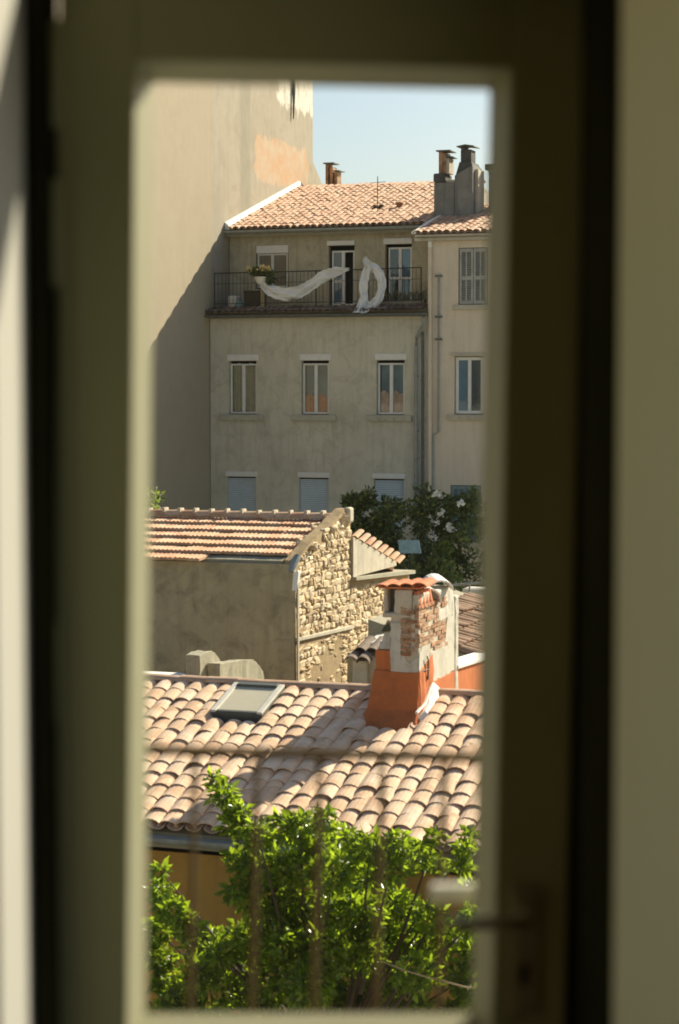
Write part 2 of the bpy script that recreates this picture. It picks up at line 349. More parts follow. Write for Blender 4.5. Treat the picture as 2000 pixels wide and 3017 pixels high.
# the tall party wall: bands of different render, a bare brick patch, peeling at the top corner
CX, CY = -24.176, 57.225                                   # where the far house meets the tall wall
def party_wall_mat():
    m, nt, b, col = plaster('party_wall', (0.44,0.39,0.30), (0.38,0.335,0.255), 0.6, streak=(0.33,0.29,0.215), dirt=(0.28,0.24,0.17), dirt_amt=0.6, fine=14)
    v = coord(nt)
    wob = coord(nt, scale=(1,1,0.6)); nz = noise(nt, wob, 1.1, 6, 0.7)
    # left field a little browner, up to the seam
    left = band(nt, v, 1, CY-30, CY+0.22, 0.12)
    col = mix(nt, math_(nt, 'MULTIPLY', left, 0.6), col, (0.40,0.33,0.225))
    # grey-green stained flue strip
    st = math_(nt, 'MULTIPLY', band(nt, v, 1, CY+2.5, CY+3.35, 0.1), ramp(nt, noise(nt, coord(nt, scale=(3,3,0.9)), 1.6, 8, 0.75), [(0.30, 0.25), (0.62, 1.0)]))
    col = mix(nt, math_(nt, 'MULTIPLY', st, 0.95), col, (0.27,0.255,0.19))
    # orange underlayer where the render has come off
    pat = math_(nt, 'MULTIPLY', band(nt, v, 1, CY+3.5, CY+8.9, 0.5), band(nt, v, 2, 6.5, 8.3, 0.45))
    pat = ramp(nt, math_(nt, 'ADD', math_(nt, 'MULTIPLY', pat, 0.55), math_(nt, 'MULTIPLY', noise(nt, coord(nt, scale=(1.5,1.5,1.0), loc=(2,1,0)), 2.4, 10, 0.75), 0.75)), [(0.74, 0.0), (0.79, 1.0)])
    pcol = mix(nt, ramp(nt, noise(nt, coord(nt, loc=(4,2,9)), 2.6, 8, 0.7), [(0.35,0.0),(0.65,1.0)]), (0.54,0.32,0.17), (0.50,0.42,0.31))
    col = mix(nt, math_(nt, 'MULTIPLY', pat, 0.9), col, pcol)
    # pale flaked area and dark drips in the upper right
    up = math_(nt, 'MULTIPLY', band(nt, v, 1, CY+5.2, CY+12, 0.8), band(nt, v, 2, 8.9, 14, 0.6))
    up = ramp(nt, math_(nt, 'ADD', math_(nt, 'MULTIPLY', up, 0.5), math_(nt, 'MULTIPLY', noise(nt, coord(nt, scale=(2.5,2.5,0.8)), 1.7, 10, 0.78), 0.75)), [(0.80, 0.0), (0.84, 1.0)])
    col = mix(nt, math_(nt, 'MULTIPLY', up, 0.8), col, (0.78,0.73,0.63))
    dr = math_(nt, 'MULTIPLY', band(nt, v, 1, CY+6.4, CY+9.3, 0.2), band(nt, v, 2, 8.6, 14, 0.9))
    dr = math_(nt, 'MULTIPLY', dr, ramp(nt, noise(nt, coord(nt, scale=(4,4,0.35), loc=(7,0,1)), 2.0, 6, 0.7), [(0.56, 0.0), (0.68, 1.0)]))
    col = mix(nt, math_(nt, 'MULTIPLY', dr, 0.7), col, (0.27,0.23,0.17))
    nt.links.new(col, b.inputs['Base Color']); return m
M['party_wall'] = party_wall_mat()

# ------------------------------------------------------------------ roof pieces
def canal_mesh(name, mat, L=0.45, w0=0.205, w1=0.165, hk=0.46, th=0.013, seg=7, up=True):
    """a half-round clay tile: x across, y up the slope from its lower end, z up"""
    mb = MB(); n = seg+1
    for (y, wd) in ((0, w0), (L, w1)):
        for t_ in (0, th):
            for k in range(n):
                a = math.pi*k/seg; x = -(wd/2 - t_)*math.cos(a); z = (wd*hk - t_)*math.sin(a)
                mb.v.append((x, y, z if up else wd*hk - z))
    o0, i0, o1, i1 = 0, n, 2*n, 3*n
    for k in range(seg):
        mb.f += [(o0+k, o0+k+1, o1+k+1, o1+k), (i0+k+1, i0+k, i1+k, i1+k+1), (o0+k+1, o0+k, i0+k, i0+k+1), (o1+k, o1+k+1, i1+k+1, i1+k)]
    mb.f += [(o0, o1, i1, i0), (o0+seg, i0+seg, i1+seg, o1+seg)]
    return mb.mesh(name, mat, smooth=False)
def append_mesh(mb, me, mtx):
    n = len(mb.v); mb.v += [tuple(mtx @ v.co) for v in me.vertices]; mb.f += [tuple(i+n for i in p.vertices) for p in me.polygons]
def canal_roof(house, x0, ncol, dx, y0, z0, slope, ncourse, expo, mat, pan_mat, rng, skip=None, limit=300, w=0.205, L=0.45, eave_over=0.0, jit=1.0, cover='cover_tile', pan='channel_tiles', first=None):
    """covers as single tiles (nearest first up to the limit), the channels under them as one part"""
    cm = [canal_mesh(cover, mat, L=L*f, w0=w*f2, w1=w*0.94*f2, hk=0.33, th=0.011) for f, f2 in ((1,1),(1.03,1.04),(0.98,0.97))]
    pm = canal_mesh(pan, pan_mat, L=L, w0=w*0.78, w1=w*0.95, hk=0.30, up=False)
    pans, rest, cnt = MB(), MB(), 0
    tilt = slope - math.atan(0.012/expo)
    cs, sn = math.cos(slope), math.sin(slope)
    for r in range(ncourse):
        for c in range(ncol):
            x = x0 + c*dx; s_ = r*expo - eave_over
            y, z = y0 + s_*cs, z0 + s_*sn
            if not (skip and skip(x + dx/2, y)):
                mt = Matrix.Translation((x + dx/2, y - 0.035, z + 0.024)) @ Matrix.Rotation(tilt, 4, 'X') @ Matrix.Rotation(R(rng.uniform(-1, 1)), 4, 'Z')
                append_mesh(pans, pm, mt)
            if skip and skip(x, y): continue
            loc = Vector((x + rng.gauss(0, 0.006)*jit, y + rng.gauss(0, 0.012)*jit, z + 0.056 + rng.gauss(0, 0.003)*jit))
            rot = Euler((tilt + R(rng.gauss(0, 0.7))*jit, R(rng.gauss(0, 2.0))*jit, R(rng.gauss(0, 1.3))*jit))
            me = rng.choice(cm)
            if cnt < limit and (first is None or first(x, y)):
                o = link(cover, me, house, loc, rot); cnt += 1
            else:
                append_mesh(rest, me, Matrix.Translation(loc) @ rot.to_matrix().to_4x4())
    o = pans.build(pan, pan_mat, house); o['kind'] = 'stuff'
    if rest.v:
        o = rest.build('upper_tiles', mat, house); o['kind'] = 'stuff'

def ragged(poly, step=0.05, amp=0.014, seed=1):
    rr = random.Random(seed); out = []
    for i, a in enumerate(poly):
        b = poly[(i+1) % len(poly)]; n = max(1, int(math.hypot(b[0]-a[0], b[1]-a[1])/step))
        for k in range(n):
            t = k/n; out.append((a[0]+(b[0]-a[0])*t+rr.uniform(-amp,amp), a[1]+(b[1]-a[1])*t+rr.uniform(-amp,amp)))
    return out
def wall_openings(mb, x0, x1, z0, z1, ops, y, depth):
    """a front face at y with rectangular holes and their reveals going back by depth"""
    xs = sorted({x0, x1} | {v for o in ops for v in o[:2]}); zs = sorted({z0, z1} | {v for o in ops for v in o[2:]})
    for i in range(len(xs)-1):
        for j in range(len(zs)-1):
            cx, cz = (xs[i]+xs[i+1])/2, (zs[j]+zs[j+1])/2
            if any(o[0] < cx < o[1] and o[2] < cz < o[3] for o in ops): continue
            mb.add([(xs[i],y,zs[j]),(xs[i+1],y,zs[j]),(xs[i+1],y,zs[j+1]),(xs[i],y,zs[j+1])], [(0,1,2,3)])
    for a, b, c, d in ops:
        mb.add([(a,y,c),(b,y,c),(b,y,d),(a,y,d),(a,y+depth,c),(b,y+depth,c),(b,y+depth,d),(a,y+depth,d)],
               [(0,4,5,1),(1,5,6,2),(2,6,7,3),(3,7,4,0)])
def raw(mb, name, mat, parent=None):
    me = bpy.data.meshes.new(name); me.from_pydata(mb.v, [], mb.f); me.update(); me.materials.append(mat)
    return link(name, me, parent)

def casement(house, x0, x1, z0, z1, y, glass=('win_glass','win_glass'), box=None, sill=None, lower=None, open_right=False, fw=0.055, name='window', frame='white', curtain_or_reflection=None):
    """window part of a house > frame, pane (two), shutter_box, sill"""
    mb = MB(); xm = (x0+x1)/2
    mb.box(x0, x0+fw, y, y+0.06, z0, z1).box(x1-fw, x1, y, y+0.06, z0, z1)
    mb.box(x0+fw, x1-fw, y, y+0.06, z1-fw, z1).box(x0+fw, x1-fw, y, y+0.06, z0, z0+fw)
    mb.box(xm-0.05, xm+0.05, y-0.012, y+0.06, z0+fw, z1-fw)
    if lower: mb.box(x0+fw, xm-0.05, y+0.004, y+0.06, lower-0.04, lower+0.04)
    if lower and not open_right: mb.box(xm+0.05, x1-fw, y+0.004, y+0.06, lower-0.04, lower+0.04)
    wdw = mb.build(name, M[frame], house, bevel=0.006)
    for k, (a, b) in enumerate(((x0+fw, xm-0.05), (xm+0.05, x1-fw))):
        if open_right and k == 1:
            MB().box(a, b, y+0.4, y+0.43, z0+fw, z1-fw).build('dark_room', M['dark'], wdw); continue
        MB().box(a+0.001, b-0.001, y+0.025, y+0.035, z0+fw, z1-fw).build('pane', M[glass[k]], wdw)
    if curtain_or_reflection:
        mt, ca, cb, amp = curtain_or_reflection; mb = MB(); n = 28; k0 = 0
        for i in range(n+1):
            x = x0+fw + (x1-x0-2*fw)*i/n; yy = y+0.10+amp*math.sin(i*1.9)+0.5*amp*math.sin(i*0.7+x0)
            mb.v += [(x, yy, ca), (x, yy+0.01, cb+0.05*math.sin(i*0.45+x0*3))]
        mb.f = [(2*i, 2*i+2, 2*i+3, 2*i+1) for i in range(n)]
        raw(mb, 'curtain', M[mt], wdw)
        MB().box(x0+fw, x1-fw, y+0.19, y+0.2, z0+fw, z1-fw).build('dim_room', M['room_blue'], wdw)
    if box:
        bx0, bx1, bz0, bz1, by = box
        mb = MB().box(bx0, bx1, by, by+0.17, bz0, bz1); mb.build('shutter_box', M['white'], wdw, bevel=0.02)
    if sill:
        sx0, sx1, sz0, sz1, sy = sill
        MB().box(sx0, sx1, sy, sy+0.3, sz0, sz1).build('window_sill', M['light_sill'], wdw, bevel=0.012)
    return wdw

def ribbon(path, width_dir, widths, nfold=3, amp=0.02, n=40, m=10, seed=0, normal=(0,-1,0)):
    """a strip of cloth along a smoothed path"""
    P = [Vector(p) for p in path]; rng = random.Random(seed); mb = MB(); nv = Vector(normal)
    def cr(i, t):
        p0, p1, p2, p3 = P[max(i-1,0)], P[i], P[min(i+1,len(P)-1)], P[min(i+2,len(P)-1)]
        return 0.5*((2*p1)+(p2-p0)*t+(2*p0-5*p1+4*p2-p3)*t*t+(-p0+3*p1-3*p2+p3)*t*t*t)
    ph = rng.uniform(0, 6)
    for a in range(n+1):
        s = a/n*(len(P)-1); i = min(int(s), len(P)-2); t = s-i; c = cr(i, t)
        wd = widths[i]*(1-t) + widths[i+1]*t
        tang = (cr(i, min(t+0.02,1)) - cr(i, max(t-0.02,0))).normalized()
        dirw = Vector(width_dir) if width_dir else tang.cross(nv).normalized()
        for b in range(m+1):
            q = b/m - 0.5
            off = amp*math.sin(q*math.pi*2*nfold + 1.2*math.sin(s*1.7+seed) + 0.5*s) + 0.5*amp*math.sin(s*4.3+q*7+ph)
            nz = mnoise.noise(Vector((s*1.9, q*5, seed*3.1)))
            edge = 1 + 0.16*mnoise.noise(Vector((s*2.6, 7.0 if q > 0 else -7.0, seed)))
            mb.v.append(tuple(c + dirw*wd*q*edge + nv*(off + 0.06*nz) + tang*0.05*nz + Vector((0,0,0.02*mnoise.noise(Vector((s*4.0, q*3, 2.0+seed))))) ))
    for a in range(n):
        for b in range(m):
            k = a*(m+1)+b; mb.f.append((k, k+1, k+m+2, k+m+1))
    return mb

def leaves(name, mat, clusters, ln, wd, parent, seed, up=0.2):
    """many small folded leaves: clusters = (centre, radii, count)"""
    rg = np.random.default_rng(seed); V = []; 
    for c, rad, n in clusters:
        d = rg.normal(size=(n,3)); d /= np.linalg.norm(d, axis=1)[:,None]
        r = rg.uniform(0.25, 1.0, size=(n,1))**0.6
        p = np.array(c) + d*r*np.array(rad)
        ax = d*0.6 + rg.normal(size=(n,3))*0.8 + np.array([0,0,-0.35+up]); ax /= np.linalg.norm(ax, axis=1)[:,None]
        t = rg.normal(size=(n,3)); sd = np.cross(ax, t); sd /= np.linalg.norm(sd, axis=1)[:,None]
        nn = np.cross(sd, ax); q = rg.uniform(0.5, 1.4, size=(n,1)); L = ln*q*rg.uniform(0.8, 1.15, size=(n,1)); W = wd*q*rg.uniform(0.7, 1.25, size=(n,1))
        mid = p + ax*L*0.45 - nn*W*0.18
        V.append(np.stack([p, mid + sd*W*0.5 + nn*W*0.3, p + ax*L - nn*L*0.12, mid - sd*W*0.5 + nn*W*0.3, mid], axis=1))
    V = np.concatenate(V); n = len(V); co = V.reshape(-1,3)
    tri = np.array([[0,4,1],[1,4,2],[2,4,3],[3,4,0]]); idx = (np.arange(n)[:,None,None]*5 + tri[None]).reshape(-1)
    me = bpy.data.meshes.new(name); me.vertices.add(n*5); me.vertices.foreach_set('co', co.astype(np.float32).ravel())
    me.loops.add(len(idx)); me.loops.foreach_set('vertex_index', idx.astype(np.int32))
    me.polygons.add(n*4); me.polygons.foreach_set('loop_start', np.arange(0, n*12, 3, dtype=np.int32)); me.polygons.foreach_set('loop_total', np.full(n*4, 3, np.int32))
    at = me.attributes.new('leaf_tint', 'FLOAT', 'POINT'); at.data.foreach_set('value', np.repeat(rg.uniform(0, 1, n), 5).astype(np.float32))
    me.update(calc_edges=True); me.materials.append(mat)
    return link(name, me, parent)

# ------------------------------------------------------------------ ground
g = MB().add([(-1500,-1500,-11),(1500,-1500,-11),(1500,1500,-11),(-1500,1500,-11)], [(0,1,2,3)])
tag(raw(g, 'ground', M['ground']), kind='structure')

# ------------------------------------------------------------------ tall building with the blank party wall (left)
tb = thing('tall_building', 'tall building with a blank sunlit beige party wall rising beside the grey house', 'building', (CX-4, CY, -11))
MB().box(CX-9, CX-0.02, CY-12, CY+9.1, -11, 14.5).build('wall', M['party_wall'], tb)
MB().prism([(CY+9.1, 7.9), (CY+9.1, 5.0), (CY+11.5, 5.0), (CY+11.5, 6.3), (CY+10.3, 7.0)], 0, CX-6, CX-0.05).build('rear_gable', M['party_wall'], tb)
MB().box(CX-9.4, CX+0.25, CY-12.4, CY+9.5, 14.5, 14.7).build('roof_slab', M['sill'], tb)
MB().tube([(CX+0.03, CY+7.15, 14.4), (CX+0.03, CY+7.15, 9.9), (CX+0.03, CY+7.1, 9.0)], [0.05,0.05,0.02]).build('downpipe', M['dark_zinc'], tb)

# ------------------------------------------------------------------ the far grey house with the terrace
X = lambda v: CX + v
Y = lambda v: CY + v
fh = thing('terrace_house', 'grey rendered house with a roof terrace hung with white cloth', 'house', (X(3.4), Y(3), -11))
ZE = 4.83                                                  # upper eave
SB = 1.565                                                 # the upper storey stands back by this much
mid_x = [(0.60,1.50),(2.93,3.80),(5.28,6.15)]
low_x = [(0.53,1.47),(2.85,3.79),(5.20,6.14)]
mb = MB()
ops = [(X(a), X(b), -0.72, 0.88) for a, b in mid_x] + [(X(a), X(b), -4.2, -2.60) for a, b in low_x]
wall_openings(mb, X(0), X(6.85), -11, 2.16, ops, Y(0), 0.22)
raw(mb, 'wall', M['grey_facade'], fh)
MB().box(X(0), X(6.85), Y(0.45), Y(10), -11, 2.1).build('core', M['dark'], fh)
MB().box(X(0), X(6.85), Y(0.001), Y(0.46), 2.16, 2.42).box(X(0), X(6.85), Y(0.46), Y(1.6), 2.1, 2.42).build('terrace_slab', M['sill'], fh)
up_ops = [(X(0.86), X(1.94), 3.10, 4.44), (X(3.24), X(4.07), 2.50, 4.42), (X(5.04), X(5.88), 2.50, 4.44)]
mb = MB(); wall_openings(mb, X(0), X(6.9), 2.42, ZE+0.1, up_ops, Y(SB), 0.2)
raw(mb, 'upper_wall', M['brown_facade'], fh)
MB().box(X(0), X(6.9), Y(SB+0.45), Y(9.6), 2.1, ZE).build('upper_core', M['dark'], fh)
# windows of the middle row: sky and roof reflections painted as sheets in two, a real drape at left
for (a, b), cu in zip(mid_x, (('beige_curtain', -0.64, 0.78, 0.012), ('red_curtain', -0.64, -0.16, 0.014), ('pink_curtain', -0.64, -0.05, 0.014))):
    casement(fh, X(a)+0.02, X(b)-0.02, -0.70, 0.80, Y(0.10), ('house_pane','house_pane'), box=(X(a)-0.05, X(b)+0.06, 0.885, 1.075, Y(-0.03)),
             sill=(X(a)-0.26, X(b)+0.24, -0.90, -0.735, Y(-0.13)), curtain_or_reflection=cu)
# the lowest row: roller shutters down, slat by slat
for a, b in low_x:
    s = MB().box(X(a)-0.04, X(b)+0.04, Y(-0.03), Y(0.14), -2.59, -2.44).build('window', M['white'], fh, bevel=0.015)
    s['label'] = 'window with its blue grey roller shutter down'
    z = -2.64
    while z > -4.15:
        MB().box(X(a)+0.01, X(b)-0.01, Y(0.10), Y(0.116), z-0.052, z-0.004).build('slat', M['shutter_blue'], s)
        z -= 0.056
    MB().box(X(a)+0.005, X(b)-0.005, Y(0.13), Y(0.14), -4.2, -2.61).build('dark_room', M['dark'], s)
# upper storey: a window and two tall glazed doors
casement(fh, X(0.90), X(1.90), 3.14, 4.18, Y(SB+0.06), ('curtain_glass','curtain_glass'), box=(X(0.87), X(1.93), 4.185, 4.435, Y(SB+0.01)), sill=(X(0.80), X(2.0), 3.02, 3.095, Y(SB-0.1)), frame='off_white')
casement(fh, X(3.32), X(4.05), 2.56, 4.22, Y(SB+0.08), ('blue_glass','win_glass'), box=(X(3.20), X(4.09), 4.37, 4.52, Y(SB-0.06)), lower=3.3, open_right=True, name='terrace_door')
casement(fh, X(5.12), X(5.86), 2.56, 4.28, Y(SB+0.08), ('win_glass','blue_glass'), box=(X(5.0), X(5.90), 4.37, 4.55, Y(SB-0.06)), lower=3.35, name='terrace_door')
# main roof
SLF = math.atan(0.293)
rng = random.Random(11)
RW = 6.35
MB().prism([(Y(SB-0.35), ZE-0.02), (Y(SB-0.35), ZE+0.06), (Y(7.7), 6.71), (Y(13), 5.3), (Y(13), 4.6), (Y(SB), ZE-0.02)], 0, X(0.01), X(RW)).build('roof_deck', M['sill'], fh)
fx0 = X(0.14); fdx = 0.212
canal_roof(fh, fx0, 30, fdx, Y(SB-0.36), ZE+0.055, SLF, 19, 0.345, M['far_tile'], M['pan_tile'], rng, w=0.217,
           skip=lambda x, y: (X(3.95) < x < X(4.38) and Y(3.1) < y < Y(3.75)))
for k in range(19):
    me = bpy.data.meshes.get('ridge_tile_far') or canal_mesh('ridge_tile_far', M['far_tile'], L=0.40, w0=0.22, w1=0.19)
    link('ridge_tile', me, fh, (X(0.02 + k*0.335), Y(7.72), 6.74 + rng.uniform(-0.012, 0.012)), (R(rng.uniform(-2,2)), R(rng.uniform(-2,2)), R(-90)))
MB().half_pipe((X(0.0), Y(SB-0.42), ZE+0.035), (X(6.42), Y(SB-0.42), ZE+0.03), 0.085).build('gutter', M['zinc'], fh)
MB().box(X(0.0), X(6.4), Y(SB-0.34), Y(SB-0.30), ZE-0.14, ZE+0.0).box(X(0.0), X(6.4), Y(SB-0.30), Y(SB), ZE-0.1, ZE-0.06).build('eave_board', M['sill'], fh)
# whitewashed mortar strip where the roof meets the tall wall
mb = MB(); mb.hexa([(X(-0.02), Y(1.2), 4.90), (X(0.16), Y(1.2), 4.90), (X(0.16), Y(7.75), 6.78), (X(-0.02), Y(7.75), 6.78)],
                   [(X(-0.02), Y(1.2), 5.14), (X(0.10), Y(1.2), 5.06), (X(0.10), Y(7.75), 6.95), (X(-0.02), Y(7.75), 7.04)])
mb.build('wall_flashing', M['flash'], fh, bevel=0.02)
# terrace edge: a row of old dark tiles, gutter and downpipes
canal_roof(fh, X(0.02), 32, 0.214, Y(-0.33), 2.27, R(14), 2, 0.30, M['old_tile'], M['old_tile'], rng, w=0.20, cover='edge_tile', pan='edge_channel_tiles')
MB().box(X(-0.02), X(6.88), Y(-0.30), Y(0.0), 2.15, 2.24).build('cornice', M['sill'], fh, bevel=0.02)
MB().half_pipe((X(-0.05), Y(-0.36), 2.23), (X(6.9), Y(-0.36), 2.21), 0.06).build('gutter', M['dark_zinc'], fh)
MB().tube([(X(6.84), Y(-0.36), 2.12), (X(6.80), Y(-0.25), 1.9), (X(6.55), Y(-0.08), 1.55), (X(6.52), Y(-0.08), 1.3), (X(6.52), Y(-0.08), -11)], 0.05).build('downpipe', M['zinc'], fh, smooth=True)
MB().tube([(X(6.72), Y(-0.07), 1.7), (X(6.72), Y(-0.07), -11)], 0.04).build('downpipe', M['dark_zinc'], fh, smooth=True)
for z in (-1.2, 0.4, -2.0, -3.1):
    MB().box(X(6.45), X(6.59), Y(-0.05), Y(0.0), z, z+0.03).build('pipe_bracket', M['dark_zinc'], fh)
# small things standing on the roof belong to the roof
MB().tube([(X(4.36), Y(2.9), 5.1), (X(4.36), Y(2.9), 6.55)], 0.013, 6).tube([(X(4.10), Y(2.9), 6.35), (X(4.62), Y(2.9), 6.38)], 0.008, 5).tube([(X(4.2), Y(2.9), 6.15), (X(4.52), Y(2.9), 6.16)], 0.008, 5).build('antenna', M['iron'], fh)
MB().lathe((X(4.86), Y(3.55), 5.5), [(0.09,-0.1),(0.09,0.22),(0.13,0.24),(0.13,0.29),(0.02,0.34)], 10).build('roof_vent', M['brick'], fh, smooth=True)
hatch = MB(); hatch.hexa([(X(3.97),Y(3.1),5.30),(X(4.37),Y(3.1),5.30),(X(4.37),Y(3.72),5.48),(X(3.97),Y(3.72),5.48)], [(X(3.97),Y(3.1),5.43),(X(4.37),Y(3.1),5.43),(X(4.37),Y(3.72),5.61),(X(3.97),Y(3.72),5.61)])
hatch.build('roof_hatch', M['white'], fh, bevel=0.01)

# chimney behind the ridge, beside the tall wall
c1 = MB().box(X(0.50), X(1.0), Y(8.75), Y(9.4), 5.8, 6.98).build('chimney', M['grey_stack'], fh, bevel=0.02)
for k, (x, h) in enumerate(((0.58,0.70),(0.74,0.60),(0.90,0.42))):
    MB().box(X(x)-0.05, X(x)+0.05, Y(8.85), Y(9.3), 6.98, 6.98+h).build('chimney_flue', M['brick'], c1, bevel=0.01)
MB().box(X(0.47), X(0.86), Y(8.78), Y(9.35), 7.68, 7.72).build('chimney_cap', M['dark_zinc'], c1)
MB().box(X(0.82), X(1.06), Y(8.78), Y(9.35), 7.42, 7.45).build('chimney_cap', M['dark_zinc'], c1)

# ------------------------------------------------------------------ the pinkish house on the right, with the big stacks
rh = thing('pink_house', 'pinkish beige house at the right with louvred shutters and tall chimney stacks', 'house', (X(9), Y(2), -11))
r_ops = [(X(7.78), X(8.66), 2.46, 4.10), (X(7.66), X(8.54), -0.70, 0.98), (X(7.56), X(8.48), -4.4, -2.75),
         (X(10.2), X(11.1), 2.46, 4.10), (X(10.2), X(11.1), -0.70, 0.98)]
mb = MB(); wall_openings(mb, X(6.86), X(12.5), -11, 4.45, r_ops, Y(-0.02), 0.22)
mb.add([(X(6.86),Y(-0.02),-11),(X(6.86),Y(-0.02),4.45),(X(6.86),Y(8),4.45),(X(6.86),Y(8),-11)], [(0,1,2,3)])
raw(mb, 'wall', M['pink_facade'], rh)
MB().box(X(6.88), X(12.5), Y(0.4), Y(9.8), -11, 4.4).build('core', M['dark'], rh)
def louvred(house, x0, x1, z0, z1, y, mat, nleaf=2):
    wdw = MB().box(x0-0.02, x1+0.02, y+0.09, y+0.1, z0, z1).build('window', M['dark'], house); wdw['label'] = 'window closed by louvred shutters'
    lw = (x1-x0)/nleaf
    for k in range(nleaf):
        a, b = x0+k*lw+0.008, x0+(k+1)*lw-0.008; zm = z0+(z1-z0)*0.47; mb = MB()
        mb.box(a, a+0.06, y, y+0.04, z0, z1).box(b-0.06, b, y, y+0.04, z0, z1)
        for zc in (z0+0.05, zm, z1-0.05): mb.box(a+0.06, b-0.06, y, y+0.04, zc-0.05, zc+0.05)
        mb.box((a+b)/2-0.02, (a+b)/2+0.02, y, y+0.04, z0+0.1, zm-0.05).box((a+b)/2-0.02, (a+b)/2+0.02, y, y+0.04, zm+0.05, z1-0.1)
        mb.build('shutter', M[mat], wdw)
        z = z0+0.13
        while z < z1-0.12:
            if abs(z-zm) > 0.07:
                mb = MB(); mb.hexa([(a+0.06,y+0.004,z-0.018),(b-0.06,y+0.004,z-0.018),(b-0.06,y+0.036,z+0.010),(a+0.06,y+0.036,z+0.010)],
                                   [(a+0.06,y+0.004,z-0.010),(b-0.06,y+0.004,z-0.010),(b-0.06,y+0.036,z+0.018),(a+0.06,y+0.036,z+0.018)])
                mb.build('slat', M[mat], wdw)
            z += 0.05
    return wdw
for (a, b, c, d, mt) in ((7.80,8.64,2.48,4.08,'louvre'),(10.22,11.08,2.48,4.08,'louvre'),(7.58,8.46,-4.38,-2.77,'green_shutter')):
    wd_ = louvred(rh, X(a), X(b), c, d, Y(0.0), mt)
    MB().box(X(a)-0.16, X(b)+0.16, Y(-0.12), Y(0.1), c-0.16, c-0.02).build('window_sill', M['cream_render'], wd_, bevel=0.01)
for a, b in ((7.68,8.52),(10.22,11.08)):
    wd_ = casement(rh, X(a), X(b), -0.68, 0.96, Y(0.08), ('blue_glass','win_glass'), fw=0.09)
    MB().box(X(a)-0.22, X(b)+0.22, Y(-0.14), Y(0.06), -0.86, -0.715).build('window_sill', M['cream_render'], wd_, bevel=0.012)
    MB().box(X(a)-0.12, X(b)+0.12, Y(-0.07), Y(-0.021), 0.99, 1.08).build('window_head', M['cream_render'], wd_, bevel=0.01)
SLR = math.atan(0.25)
MB().prism([(Y(-0.33), 4.42), (Y(-0.33), 4.48), (Y(7.5), 6.42), (Y(7.5), 4.4), (Y(0), 4.42)], 0, X(6.55), X(12.6)).build('roof_deck', M['cream_render'], rh)
canal_roof(rh, X(6.64), 27, 0.222, Y(-0.36), 4.475, SLR, 14, 0.34, M['far_tile'], M['pan_tile'], rng, w=0.226)
MB().box(X(6.5), X(12.6), Y(-0.22), Y(-0.025), 4.30, 4.415).build('cornice', M['cream_render'], rh, bevel=0.03)
mb = MB(); mb.hexa([(X(6.46),Y(-0.36),4.50),(X(6.60),Y(-0.36),4.50),(X(6.60),Y(2.2),5.14),(X(6.40),Y(2.2),5.14)],[(X(6.44),Y(-0.36),4.56),(X(6.60),Y(-0.36),4.62),(X(6.60),Y(2.2),5.26),(X(6.40),Y(2.2),5.22)])
mb.build('verge_mortar', M['flash'], rh, bevel=0.02)
MB().tube([(X(6.95),Y(-0.1),4.3),(X(6.95),Y(-0.1),2.5),(X(6.97),Y(-0.1),-11)], 0.055).build('downpipe', M['pink_facade'], rh, smooth=True)
MB().tube([(X(7.20),Y(-0.08),3.3),(X(7.20),Y(-0.08),-1.2),(X(7.03),Y(-0.08),-1.32),(X(7.03),Y(-0.08),-4.5)], 0.03).build('downpipe', M['zinc'], rh, smooth=True)
for z in (3.28, 2.1, 1.45):
    MB().box(X(7.10), X(7.30), Y(-0.12), Y(-0.02), z, z+0.05).build('pipe_bracket', M['dark_zinc'], rh)
MB().box(X(6.9), X(7.0), Y(-0.16), Y(-0.03), 4.13, 4.29).build('hopper', M['flash'], rh, bevel=0.01)
MB().lathe((X(6.72), Y(SB-0.05), 4.0), [(0.10,0),(0.12,0.05),(0.12,0.2),(0.06,0.26)], 10).build('vent_hood', M['iron'], rh)
# big double stack on the party line
stack = MB().hexa([(X(6.36),Y(2.2),4.6),(X(7.00),Y(2.2),4.6),(X(7.00),Y(2.95),4.6),(X(6.36),Y(2.95),4.6)], [(X(6.37),Y(2.2),6.22),(X(7.00),Y(2.2),6.22),(X(7.00),Y(2.95),6.22),(X(6.37),Y(2.95),6.22)]).build('chimney', M['grey_stack'], rh, bevel=0.02)
MB().box(X(6.345), X(6.72), Y(2.18), Y(2.97), 6.221, 6.50).build('sooty_shoulder', M['soot'], stack, bevel=0.05)
MB().box(X(6.72), X(7.0), Y(2.25), Y(2.9), 6.222, 6.30).build('mortar_bed', M['cream_render'], stack, bevel=0.02)
for x0_, x1_, z1_, mt in ((6.47,6.60,7.16,'brick'),(6.61,6.70,7.12,'brick'),(6.705,6.80,6.96,'cream_render')):
    MB().box(X(x0_), X(x1_), Y(2.35), Y(2.85), 6.501, z1_).build('chimney_flue', M[mt], stack, bevel=0.012)
MB().box(X(6.40), X(6.86), Y(2.28), Y(2.92), 7.161, 7.20).build('chimney_cap', M['dark_zinc'], stack, bevel=0.006)
MB().box(X(6.70), X(6.90), Y(2.3), Y(2.9), 6.98, 7.01).build('chimney_cap', M['dark_zinc'], stack, bevel=0.006)
stack2 = MB().hexa([(X(7.003),Y(2.22),4.7),(X(7.56),Y(2.22),4.7),(X(7.56),Y(3.3),4.7),(X(7.003),Y(3.3),4.7)], [(X(7.005),Y(2.22),6.42),(X(7.56),Y(2.22),6.72),(X(7.56),Y(3.3),6.72),(X(7.005),Y(3.3),6.42)]).build('chimney', M['grey_stack'], rh, bevel=0.02)
